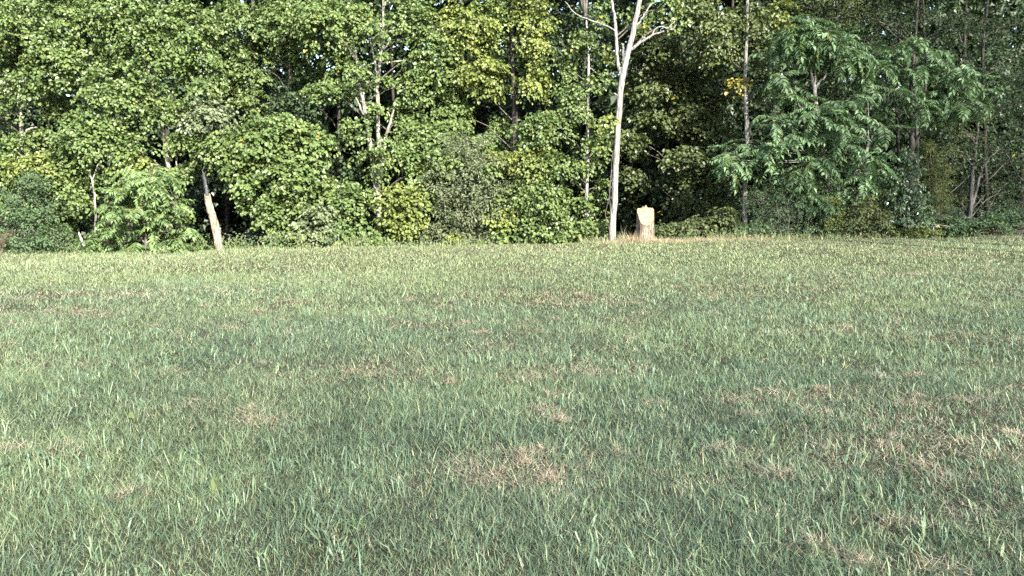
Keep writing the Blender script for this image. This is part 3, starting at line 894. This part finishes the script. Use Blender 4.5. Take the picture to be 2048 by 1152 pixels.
make_shrub('glossy_shrub', 'upright shrub with shiny heart-shaped leaves that glint pale', 'shrub', 22.3, 1805,
           [(1815, 328, 16, 20), (1812, 360, 26, 26), (1795, 395, 34, 30), (1830, 400, 30, 30), (1800, 432, 40, 30), (1835, 440, 26, 26), (1780, 456, 36, 20)], GREEN_DEEP * 1.25, 66, size=.105, yellow=.012, clump=.24, per=14, width=.72, mat=M_GLOSS, droop=.9)
make_shrub('bramble', 'tangled reddish-green bramble thicket between feathery bush and shiny shrub', 'shrub', 22.2, 1725,
           [(1715, 410, 40, 30), (1745, 440, 36, 30), (1700, 452, 40, 26), (1760, 468, 46, 12), (1715, 470, 40, 12), (1830, 468, 40, 12, 0, GREEN_YEL * .8)], GREEN_MAPLE * .95, 67, size=.085, yellow=.03, clump=.24, width=.6)
make_shrub('cedar_bush', 'olive-yellow cedar-like bush behind the shiny-leaved shrub', 'shrub', 23.3, 1868,
           [(1860, 325, 22, 30), (1868, 365, 30, 32), (1872, 405, 34, 28), (1885, 432, 32, 18, -.3, GREEN_DEEP), (1850, 300, 14, 16)], np.array([[.090, .108, .024], [.068, .088, .022], [.05, .07, .02]]), 68, size=.07, yellow=.0, clump=.22, width=.3, per=30)
make_shrub('weedy_bush', 'low leafy green weeds in front of the brush heap at the right', 'shrub', 22.2, 1950,
           [(1930, 452, 36, 14), (1975, 448, 40, 14), (2020, 440, 40, 16, .5), (1900, 462, 26, 12), (1890, 448, 24, 12, .5, GREEN_GREY)], GREEN_BLUE, 69, size=.10, yellow=.01, clump=.2, width=.6)
make_shrub('shrub', 'low shaded leafy shrub right of the stump under the maple', 'shrub', 23.0, 1430,
           [(1400, 452, 40, 16), (1450, 440, 34, 22), (1470, 466, 34, 14), (1350, 468, 40, 10), (1320, 462, 22, 10)], GREEN_MAPLE * .9, 70, size=.10, yellow=.01, clump=.24, width=.8)

# ------------------------------------------------------------------ trees deeper in the wood
gr = np.random.default_rng(91)
deep_px = [-170, -30, 95, 215, 340, 455, 570, 680, 800, 915, 1030, 1140, 1255, 1330, 1450, 1560, 1680, 1800, 1920, 2040, 2190]
for k, px in enumerate(deep_px):
    Yd = gr.uniform(27.5, 31.5)
    lb = []
    for j in range(13):
        lb.append((px + gr.uniform(-75, 75), 455 - 46 * j + gr.uniform(-20, 20), gr.uniform(60, 85), gr.uniform(30, 44), gr.uniform(-1.4, 1.4)))
    lean = gr.uniform(-25, 25)
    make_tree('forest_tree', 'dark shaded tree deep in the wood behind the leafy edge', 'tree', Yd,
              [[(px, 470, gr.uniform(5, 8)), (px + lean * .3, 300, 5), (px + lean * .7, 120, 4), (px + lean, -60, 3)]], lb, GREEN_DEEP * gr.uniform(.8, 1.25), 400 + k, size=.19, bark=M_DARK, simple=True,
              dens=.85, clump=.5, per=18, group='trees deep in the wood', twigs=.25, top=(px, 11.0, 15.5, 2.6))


def mass(name, label, boxes, pal, seed, size, n, kindlabel):
    g = np.random.default_rng(seed)
    fol = Foliage()
    for (x0, x1, y0, y1, z0, z1, share) in boxes:
        m = int(n * share)
        # crowns: clustered blobs through the box
        nb = max(6, int((x1 - x0) * (z1 - z0) / 1.6))
        bc = np.stack([g.uniform(x0, x1, nb), g.uniform(y0, y1, nb), g.uniform(z0, z1, nb)], -1)
        k = g.integers(0, nb, m)
        p = bc[k] + g.normal(0, 1, (m, 3)) * np.array([1.0, .9, .8])
        top_ = z1 * (0.8 + 0.25 * vnoise(p[:, 0] * .33 + 50, p[:, 1] * 0 + 3.3, seed))
        keep = (p[:, 2] < top_) & (p[:, 2] > 0.2 + gz(p[:, 0], p[:, 1]))
        p = p[keep]
        m = len(p)
        ax = g.normal(0, 1, (m, 3)) + np.array([0, -.3, -.6])
        nm = g.normal(0, .7, (m, 3)) + np.array([0, -.5, .8])
        fol.add(p, ax, nm, size * g.uniform(.6, 1.3, m), .8, pick_cols(g, pal, m, .01), simple=True)
    o = link(name, fol.mesh(name, M_DULL))
    tag(o, label, kindlabel, kind='stuff')
    return o


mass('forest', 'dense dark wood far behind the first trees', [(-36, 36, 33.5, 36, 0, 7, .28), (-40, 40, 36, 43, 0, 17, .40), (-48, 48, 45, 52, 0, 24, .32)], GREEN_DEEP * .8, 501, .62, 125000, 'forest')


def thin_crowns(name, label, boxes, seed):
    """added shade crowns, out of view: small leaves spread evenly through a tall hedge-like volume"""
    g = np.random.default_rng(seed)
    fol = Foliage()
    for (x0, x1, y0, y1, z0, z1, n, fade) in boxes:
        p = np.stack([g.uniform(x0, x1, n), g.uniform(y0, y1, n), g.uniform(z0, z1, n)], -1)
        keep = g.random(n) < np.clip((z1 - p[:, 2]) / fade, 0, 1)
        p = p[keep]
        m = len(p)
        fol.add(p, g.normal(0, 1, (m, 3)), g.normal(0, 1, (m, 3)), .19 * g.uniform(.7, 1.3, m), .7, pick_cols(g, GREEN_DEEP, m, .01), simple=True)
    return tag(link(name, fol.mesh(name, M_DULL)), label, 'shade_treeline', kind='stuff')


tl = thin_crowns('shade_treeline', 'unseen airy crowns added behind and to the right to shade field and wood',
                 [(-12, 52, -32, -26, 1, 24.5, 98000, 10.0), (18, 38, 0, 6, 12, 25, 17000, 3.0)], 502)  # added out of view to shade the near field and right-hand wood
T = Tubes()
gt_ = np.random.default_rng(503)
for k in range(22):  # trunks put under the added shade crowns
    x, y = (gt_.uniform(-12, 52), gt_.uniform(-32, -26)) if k < 15 else (gt_.uniform(18, 38), gt_.uniform(0, 6))
    T.add(np.array([[x, y, float(gz(x, y)) - .2], [x + gt_.normal(0, .3), y, 9], [x + gt_.normal(0, .5), y, 20]]), [.22, .15, .05], 7)
tag(link('trunks', T.mesh('trunks', M_DARK), tl), kind='stuff')

# ------------------------------------------------------------------ undergrowth along the edge
gu = np.random.default_rng(601)
fol = Foliage()
for k in range(420):
    x = gu.uniform(-18, 18)
    pxx = 1024 + x / 22.3 * FPX
    if 1215 < pxx < 1330:
        continue
    y = float(edge(x)) + gu.uniform(.1, 1.6)
    h = gu.uniform(.05, .4)
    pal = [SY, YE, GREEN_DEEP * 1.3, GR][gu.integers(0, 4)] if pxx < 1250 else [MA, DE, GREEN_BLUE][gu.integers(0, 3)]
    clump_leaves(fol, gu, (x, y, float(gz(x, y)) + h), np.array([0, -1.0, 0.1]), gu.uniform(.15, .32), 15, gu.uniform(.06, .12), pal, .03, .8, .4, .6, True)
for k in range(260):                                   # seedlings and weeds straggling out onto the grass
    x = gu.uniform(-17, 17)
    pxx = 1024 + x / 22.0 * FPX
    if 1215 < pxx < 1330:
        continue
    y = float(edge(x)) + gu.uniform(-.35, .25)
    clump_leaves(fol, gu, (x, y, float(gz(x, y)) + gu.uniform(.04, .16)), np.array([0, -1.0, 0.1]), gu.uniform(.08, .2), 9, gu.uniform(.05, .09), [SY, GR, GREEN_BLUE, MA][gu.integers(0, 4)], .02, .7, .3, .7, True)
ug = link('undergrowth', fol.mesh('undergrowth', M_DULL))
tag(ug, 'low tangled weeds and seedlings along the foot of the wood', 'undergrowth', kind='stuff')

# ------------------------------------------------------------------ cut stump
def wood_material():
    m, nt, out = new_mat('fresh_cut_wood')
    N, L = nt.nodes.new, nt.links.new
    tc = N('ShaderNodeTexCoord')
    mp = N('ShaderNodeMapping')
    mp.inputs['Scale'].default_value = (5, 5, 9)
    nz = N('ShaderNodeTexNoise')
    nz.inputs['Scale'].default_value = 1.2
    nz.inputs['Detail'].default_value = 7
    cr = N('ShaderNodeValToRGB')
    e = cr.color_ramp.elements
    e[0].position, e[0].color = .38, (.15, .105, .05, 1)
    e[1].position, e[1].color = .60, (.33, .275, .15, 1)
    a = e.new(.47)
    a.color = (.25, .20, .10, 1)
    wv = N('ShaderNodeTexNoise')
    wv.inputs['Scale'].default_value = 60
    bp = N('ShaderNodeBump')
    bp.inputs['Strength'].default_value = .4
    bp.inputs['Distance'].default_value = .01
    pb = N('ShaderNodeBsdfPrincipled')
    pb.inputs['Roughness'].default_value = .75
    L(tc.outputs['Object'], mp.inputs[0])
    L(mp.outputs[0], nz.inputs[0])
    L(nz.outputs[0], cr.inputs[0])
    L(cr.outputs[0], pb.inputs['Base Color'])
    L(tc.outputs['Object'], wv.inputs[0])
    L(wv.outputs[0], bp.inputs['Height'])
    L(bp.outputs[0], pb.inputs['Normal'])
    L(pb.outputs[0], out.inputs[0])
    return m


SY_ = 22.05
sx = P(1290, 480, SY_)[0]
sz = float(gz(sx, SY_))
stump = thing('tree_stump', 'thick waist-high stump with a pale slanting fresh cut facing the field', 'tree stump', (sx, SY_, sz))
gs = np.random.default_rng(701)
NS = 48
ang = np.arange(NS) * 2 * pi / NS
rbase = .262 * (1 + .035 * np.sin(3 * ang + .5) + .025 * np.sin(5 * ang) + .02 * gs.normal(0, 1, NS))


def cut_z(x, y):
    return np.minimum(.44 + (y + .27) * 1.5, .99 + .05 * x - .07 * np.abs(x / .26) ** 6) + .012 * np.sin(23 * x + 9 * y)


rows = np.linspace(0, 1, 16)
V = []
for r_ in rows:
    flare = 1 + .35 * np.exp(-r_ * 7) * (1 + .5 * np.sin(4 * ang + 1))
    rr = rbase * flare * (1 - .04 * r_)
    x, y = rr * np.cos(ang), rr * np.sin(ang)
    zt = cut_z(x, y)
    z = -.1 + (zt + .1) * r_
    rr2 = rr * (1 + .03 * (gs.random(NS) - .5)) if 0 < r_ < 1 else rr
    V.append(np.stack([rr2 * np.cos(ang), rr2 * np.sin(ang), z], -1))
V = np.concatenate(V)
i, j = np.meshgrid(np.arange(15), np.arange(NS), indexing='ij')
j2 = (j + 1) % NS
F = np.stack([i * NS + j, i * NS + j2, (i + 1) * NS + j2, (i + 1) * NS + j], -1).reshape(-1, 4)
M_STUMP = bark_material('stump_bark', [(0.36, (0.085, 0.062, 0.048)), (0.5, (0.19, 0.155, 0.122)), (0.64, (0.33, 0.29, 0.24))], (16, 16, 3.5), 1.0, 40)
ob = bpy.data.objects.new('bark', mesh_np('bark', V, [F], M_STUMP, smooth=True))
C.objects.link(ob)
ob.parent = stump
CV = [np.array([[0, 0, float(cut_z(0, 0))]])]
for f_ in (.25, .5, .75, .9, .985):
    x, y = rbase * .96 * f_ * np.cos(ang), rbase * .96 * f_ * np.sin(ang)
    CV.append(np.stack([x, y, cut_z(x, y) + .004 + .006 * gs.normal(0, 1, NS)], -1))
CV = np.concatenate(CV)
jj_ = np.arange(NS)
tri = np.stack([np.zeros(NS, int), 1 + jj_, 1 + (jj_ + 1) % NS], -1)
i, j = np.meshgrid(np.arange(4), np.arange(NS), indexing='ij')
j2 = (j + 1) % NS
FQ = np.stack([1 + i * NS + j, 1 + (i + 1) * NS + j, 1 + (i + 1) * NS + j2, 1 + i * NS + j2], -1).reshape(-1, 4)
oc = bpy.data.objects.new('cut_face', mesh_np('cut_face', CV, [FQ, tri], wood_material(), smooth=False))
C.objects.link(oc)
oc.parent = stump
for k in range(7):                                     # torn splinters left standing on the hinge
    x = gs.uniform(-.05, .06)
    y = gs.uniform(.08, .2)
    T = Tubes()
    z0 = float(cut_z(x, y))
    h = gs.uniform(.02, .08)
    T.add(np.array([[x, y, z0 - .03], [x + gs.normal(0, .015), y, z0 + h * .5], [x + gs.normal(0, .03), y, z0 + h]]), [.03, .022, .006], 5, .3, k)
    os_ = bpy.data.objects.new('splinter', T.mesh('splinter', M_SNAG, smooth=False))
    C.objects.link(os_)
    os_.parent = stump

# ------------------------------------------------------------------ brush heap at the right
brush = thing('brush_heap', 'heap of grey dead sticks lying at the field edge, far right', 'brush heap', tuple([P(2005, 470, 22.2)[0], 22.2, float(gz(P(2005, 470, 22.2)[0], 22.2))]))
gb = np.random.default_rng(801)
for k in range(46):
    px0 = gb.uniform(1930, 2090)
    x0 = P(px0, 470, 22.2)[0]
    y0 = 22.2 + gb.uniform(-.25, .7)
    z0 = float(gz(x0, y0)) + gb.uniform(.03, .26)
    L_ = gb.uniform(.5, 1.5)
    az = gb.normal(0, .35) + (pi if gb.random() < .5 else 0)
    el = gb.normal(0.03, .10)
    d = np.array([cos(az) * cos(el), sin(az) * cos(el), sin(el)])
    pts, rad = resample([np.array([x0, y0, z0]), np.array([x0, y0, z0]) + d * L_ * .5 + gb.normal(0, .04, 3), np.array([x0, y0, z0]) + d * L_], [gb.uniform(.012, .024), .011, .004], 8, .008, gb)
    T = Tubes()
    T.add(pts, rad, 5)
    link('stick', T.mesh('stick', M_TWIG if k % 3 else M_SNAG), brush)
# bare dead branches leaning in the right-hand shade
for k, (pp, lb) in enumerate([([(1965, 452, 1.8), (2000, 446, 1.6), (2030, 438, 1.3), (2050, 415, 1.0)], 'long bare fallen branch lying under the dark trees, far right'),
                              ([(2010, 300, 1.4), (2030, 340, 1.5), (2050, 365, 1.6), (2070, 390, 1.7)], 'thin bare dead branch slanting down at the right edge'),
                              ([(1700, 478, 1.3), (1745, 466, 1.1), (1775, 452, .8)], 'thin bare twig lying in front of the bramble thicket')]):
    pts, rad = stem(pp, 22.9 if k < 2 else 21.9, gb, n=14, wob=.015)
    T = Tubes()
    T.add(pts, rad, 6, .1, k, cap=True)
    tag(link('dead_branch', T.mesh('dead_branch', M_DARK if k < 2 else M_TWIG)), lb, 'branch')

# ------------------------------------------------------------------ grass
def blades(x, y, g, h, w, lean, az, cols, segs):
    """tapering blades; segs 1: one triangle, 2: bent blade of a quad and a tip"""
    n = len(x)
    z = gz(x, y)
    d = np.stack([np.cos(az), np.sin(az), np.zeros(n)], -1)
    tw = az + pi / 2 + g.normal(0, .7, n)
    s = np.stack([np.cos(tw), np.sin(tw), np.zeros(n)], -1) * (w / 2)[:, None]
    b = np.stack([x, y, z - .004], -1)
    up = np.array([0, 0, 1.0])
    if segs == 1:
        tip = b + d * (h * np.sin(lean))[:, None] + up * (h * np.cos(lean))[:, None]
        v = np.stack([b - s, b + s, tip], 1).reshape(-1, 3)
        f = np.arange(3 * n).reshape(-1, 3)
        return v, [f], cols
    l1 = lean * .55
    l2 = np.minimum(lean * 1.55, 1.75)
    m = b + d * (h * .5 * np.sin(l1))[:, None] + up * (h * .5 * np.cos(l1))[:, None]
    tip = m + d * (h * .5 * np.sin(l2))[:, None] + up * (h * .5 * np.cos(l2))[:, None]
    v = np.stack([b - s * .8, b + s * .8, m + s, m - s, tip], 1).reshape(-1, 3)
    o = np.arange(n)[:, None] * 5
    return v, [o + np.array([[0, 1, 2, 3]]), o + np.array([[3, 2, 4]])], np.concatenate([cols, cols])


G_A = np.array([.088, .140, .088])      # bluish green
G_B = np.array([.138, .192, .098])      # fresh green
G_C = np.array([.250, .292, .150])      # yellowing, and the sunlit tone painted on far blades
STRAW = np.array([.43, .385, .285])
BROWN = np.array([.22, .165, .12])


def dryness(x, y):
    a = fbm(x * .30 + 8, y * .75 + 5, 900, 4)
    b = fbm(x * .9 + 13, y * 1.6 + 7, 950, 3)
    c = fbm(x * 3.1, y * 3.1, 960, 2)
    return np.clip((a * .5 + b * .32 + c * .18 - .505) * 6.0 + .04, 0, 1)


def grass_cols(g, x, y, dry_bias=0.0):
    n = len(x)
    dr = dryness(x, y)
    hue = np.clip(fbm(x * .35, y * .5, 970, 3) * 2.4 - .75 + g.normal(0, .3, n), 0, 1)[:, None]
    hue = np.clip(hue + np.clip((y[:, None] - 8) / 10, 0, 1) * .8, 0, 1.3)  # lighter with distance: sunlit far band put into the blade colour
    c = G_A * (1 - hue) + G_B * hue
    yl = (g.random(n) < .14 + .1 * dr + .50 * np.clip((y - 10) / 9, 0, 1))  # scattered yellowing, plus a distance share painting the sunlit far band
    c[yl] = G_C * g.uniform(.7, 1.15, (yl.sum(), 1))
    pd = .09 + .56 * dr + dry_bias
    isdry = g.random(n) < pd
    k = g.random(n)[:, None]
    dc = STRAW * k + BROWN * (1 - k)
    c[isdry] = dc[isdry]
    return c * g.normal(1, .16, (n, 1)).clip(.55, 1.5), isdry


def field_points(g, y0, y1, dens, hw=.74, pad=1.3):
    n = int(dens * (y1 - y0) * ((y0 + y1) * hw + 2 * pad))
    # uniform over the trapezoid seen by the camera (and a step to either side)
    y = np.sqrt(g.random(n) * ((y1 + pad / hw) ** 2 - (y0 + pad / hw) ** 2) + (y0 + pad / hw) ** 2) - pad / hw
    x = g.uniform(-1, 1, n) * (hw * y + pad)
    k = y < edge(x) + .25
    return x[k], y[k]


gg = np.random.default_rng(1001)
parts = []
# (y0, y1, blades per m2, height, width, segments)
for (y0, y1, dens, hm, wm, segs) in [(2.3, 4.2, 16000, .046, .0031, 1), (4.2, 6.5, 9800, .048, .0038, 1), (6.5, 10, 4900, .050, .0048, 1), (10, 15, 2300, .052, .0068, 1), (15, 22.9, 1100, .052, .0105, 1)]:
    x, y = field_points(gg, y0, y1, dens)
    n = len(x)
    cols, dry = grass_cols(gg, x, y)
    tuft = fbm(x * 2.2, y * 2.2, 980, 3)
    h = hm * gg.lognormal(0, .38, n) * (.55 + 1.0 * tuft) * np.where(dry, .75, 1.0)
    lean = np.abs(gg.normal(1.0, .40, n)) + np.where(dry, .4, 0)
    lean = np.clip(lean, .05, 1.5)
    az = gg.random(n) * 2 * pi
    w = wm * gg.lognormal(0, .35, n)
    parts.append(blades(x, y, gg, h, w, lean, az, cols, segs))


def join_blades(name, parts, mat):
    v, tris, quads, ct, cq = [], [], [], [], []
    off = 0
    for (vv, fs, cc) in parts:
        nblade = len(fs[0])
        v.append(vv)
        if len(fs) == 1:
            tris.append(fs[0] + off)
            ct.append(cc)
        else:
            quads.append(fs[0] + off)
            tris.append(fs[1] + off)
            cq.append(cc[:nblade])
            ct.append(cc[:nblade])
        off += len(vv)
    groups, cols = [], []
    if quads:
        groups.append(np.concatenate(quads))
        cols.append(np.concatenate(cq))
    groups.append(np.concatenate(tris))
    cols.append(np.concatenate(ct))
    return mesh_np(name, np.concatenate(v), groups, mat, np.concatenate(cols))


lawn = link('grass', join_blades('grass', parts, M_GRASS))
tag(lawn, 'short mown green grass mixed with dry stalks covering the field', 'grass', kind='stuff')

# broad long blades in scattered tufts, taller and bluer than the rest
parts = []
for (y0, y1, tufts, nb, wm, hm) in [(2.3, 5, 64, 6, .0060, .100), (5, 9, 46, 6, .0066, .095), (9, 15, 16, 6, .0085, .085), (15, 22.5, 7, 6, .010, .075)]:
    x, y = field_points(gg, y0, y1, tufts)
    k = fbm(x * .5 + 40, y * .8 + 9, 990, 3) > .46
    x, y = x[k], y[k]
    nt_ = gg.integers(3, nb + 4, len(x))
    tx = np.repeat(x, nt_) + gg.normal(0, .035, nt_.sum())
    ty = np.repeat(y, nt_) + gg.normal(0, .035, nt_.sum())
    n = len(tx)
    hue = np.repeat(gg.random(len(x)), nt_)[:, None]
    cols = (np.array([.092, .148, .098]) * (1 - hue) + np.array([.135, .190, .100]) * hue) * gg.normal(1, .15, (n, 1)).clip(.6, 1.5)
    h = hm * gg.lognormal(0, .32, n)
    lean = np.clip(np.abs(gg.normal(.95, .35, n)), .08, 1.5)
    az = np.repeat(gg.random(len(x)) * 2 * pi, nt_) + gg.normal(0, .9, n)
    w = wm * gg.lognormal(0, .3, n)
    parts.append(blades(tx, ty, gg, h, w, lean, az, cols, 2))
n = 5200                                                # unmown fringe at the foot of the wood
x = gg.uniform(-17.5, 17.5, n)
fr_ = vnoise(x * .9 + 30, x * 0 + 2.5, 995)
y = edge(x) + gg.normal(.12, .16, n)
kk = gg.random(n)[:, None]
cols = (np.array([.15, .20, .10]) * kk + np.array([.24, .25, .13]) * (1 - kk)) * gg.normal(1, .18, (n, 1)).clip(.5, 1.5)
parts.append(blades(x, y, gg, (.07 + .36 * fr_ ** 2) * gg.lognormal(0, .3, n), np.full(n, .011), np.clip(np.abs(gg.normal(.35, .3, n)), .05, 1.3), gg.random(n) * 2 * pi, cols, 2))
tall = link('tall_grass', join_blades('tall_grass', parts, M_GRASS))
tag(tall, 'longer broad blue-green grass blades standing in tufts above the mown sward', 'grass', kind='stuff')

# wads of dry cuttings
parts = []
for (y0, y1, wads, nb) in [(2.3, 6, 6.0, 150), (6, 12, 4.5, 70), (12, 22, 2.0, 30)]:
    x, y = field_points(gg, y0, y1, wads)
    k = gg.random(len(x)) < .15 + dryness(x, y) * 1.2
    x, y = x[k], y[k]
    r = np.repeat(gg.uniform(.03, .13, len(x)), nb)
    tx = np.repeat(x, nb) + gg.normal(0, 1, len(x) * nb) * r
    ty = np.repeat(y, nb) + gg.normal(0, 1, len(x) * nb) * r * .8
    n = len(tx)
    kk = gg.random(n)[:, None]
    red = np.repeat(gg.random(len(x)), nb)[:, None] * .3
    cols = ((STRAW * kk + BROWN * (1 - kk)) * (1 - red) + np.array([.24, .17, .12]) * red) * gg.normal(1, .2, (n, 1)).clip(.5, 1.5)
    v, fs, cc = blades(tx, ty, gg, .055 * gg.lognormal(0, .35, n), (.0024 + .0004 * ty), np.clip(gg.normal(1.25, .22, n), .5, 1.6), gg.random(n) * 2 * pi, cols, 1)
    v = v.reshape(-1, 3, 3)
    v[:, :, 2] += (gg.random(n) * .045 * np.exp(-((tx - np.repeat(x, nb)) ** 2 + (ty - np.repeat(y, nb)) ** 2) / (2 * r * r)))[:, None] + .012
    parts.append((v.reshape(-1, 3), fs, cc))
dry = link('dry_grass', join_blades('dry_grass', parts, M_STRAW))
tag(dry, 'matted wads of dry brown grass cuttings lying on the field', 'grass', kind='stuff')

# pale straw and chips along the edge by the stump, and the dry reeds at the far left
parts = []
n = 9000
px = np.concatenate([gg.normal(1290, 45, 3000), gg.uniform(1225, 1590, n - 3000)])
x = (px - 1024) / FPX * 22.0
y = edge(x) * 0 + 21.7 + gg.normal(0, .26, n)
kk = gg.random(n)[:, None]
cols = (np.array([.38, .33, .22]) * kk + np.array([.25, .20, .135]) * (1 - kk)) * gg.normal(1, .15, (n, 1)).clip(.6, 1.4)
parts.append(blades(x, y, gg, .10 * gg.lognormal(0, .4, n) * (1 + 1.2 * np.exp(-((px - 1262) / 22) ** 2)), np.full(n, .011), np.clip(gg.normal(.95, .4, n), .1, 1.55), gg.random(n) * 2 * pi, cols, 1))
straw = link('straw', join_blades('straw', parts, M_STRAW))
tag(straw, 'pale strewn straw and sawdust at the field edge around the stump', 'straw', kind='stuff')

rx = P(-18, 510, 21.4)[0]
reeds = thing('dry_reed_clump', 'clump of dry tan arching reeds at the far left end of the edge', 'reeds', (rx, 21.4, float(gz(rx, 21.4))))
T = Tubes()
gq = np.random.default_rng(1101)
for k in range(70):
    b0 = np.array([rx + gq.normal(0, .14), 21.4 + gq.normal(0, .12), float(gz(rx, 21.4)) - .03])
    az = gq.normal(0.1, 1.2)
    L_ = gq.uniform(.5, 1.15)
    d = np.array([cos(az), sin(az) * .6, 0])
    pts, rad = resample([b0, b0 + d * L_ * .25 + np.array([0, 0, L_ * .55]), b0 + d * L_ * .7 + np.array([0, 0, L_ * gq.uniform(.45, .8)])], [.004, .003, .002], 7)
    T.add(pts, rad, 4)
M_REED = bark_material('dry_reed', [(.3, (.13, .10, .07)), (.7, (.22, .175, .125))], (9, 9, 9), .1, 30)
tag(link('stalks', T.mesh('stalks', M_REED), reeds), kind='stuff')

# single broad-leaved weeds one can pick out in the sward
gw = np.random.default_rng(1201)
for k, (px, py, lb) in enumerate([(424, 975, 'broad pale green dock leaf standing in the near grass, lower left'),
                                  (262, 832, 'pair of small light green weed leaves in the grass above the dock leaf'),
                                  (128, 868, 'small yellowish weed leaf in the grass near the left border')]):
    dirv = P(px, py, 1.0) - np.array([0, 0, CAM_H])
    t = CAM_H / -dirv[2]
    for _ in range(6):
        pt = dirv * t + np.array([0, 0, CAM_H])
        t = (CAM_H - float(gz(pt[0], pt[1])) - .03) / -dirv[2]
    pt = dirv * t + np.array([0, 0, CAM_H])
    root = thing('broad_leaf_weed', lb, 'weed', (pt[0], pt[1], float(gz(pt[0], pt[1]))))
    for m_ in range(2 if k < 2 else 1):
        fol = Foliage()
        a = np.array([[gw.normal(.1, .3), -.15, 1.0 if m_ == 0 else .5]])
        fol.add(np.array([[0, 0, .012]]) + np.array([[.03 * m_, 0, 0]]), a, np.array([[.1, -1.0, .3]]), np.array([.085 if k == 0 else .06]), .5, np.array([[.125, .165, .08]]))
        ow = bpy.data.objects.new('leaf', fol.mesh('leaf', M_LEAF))
        C.objects.link(ow)
        ow.parent = root
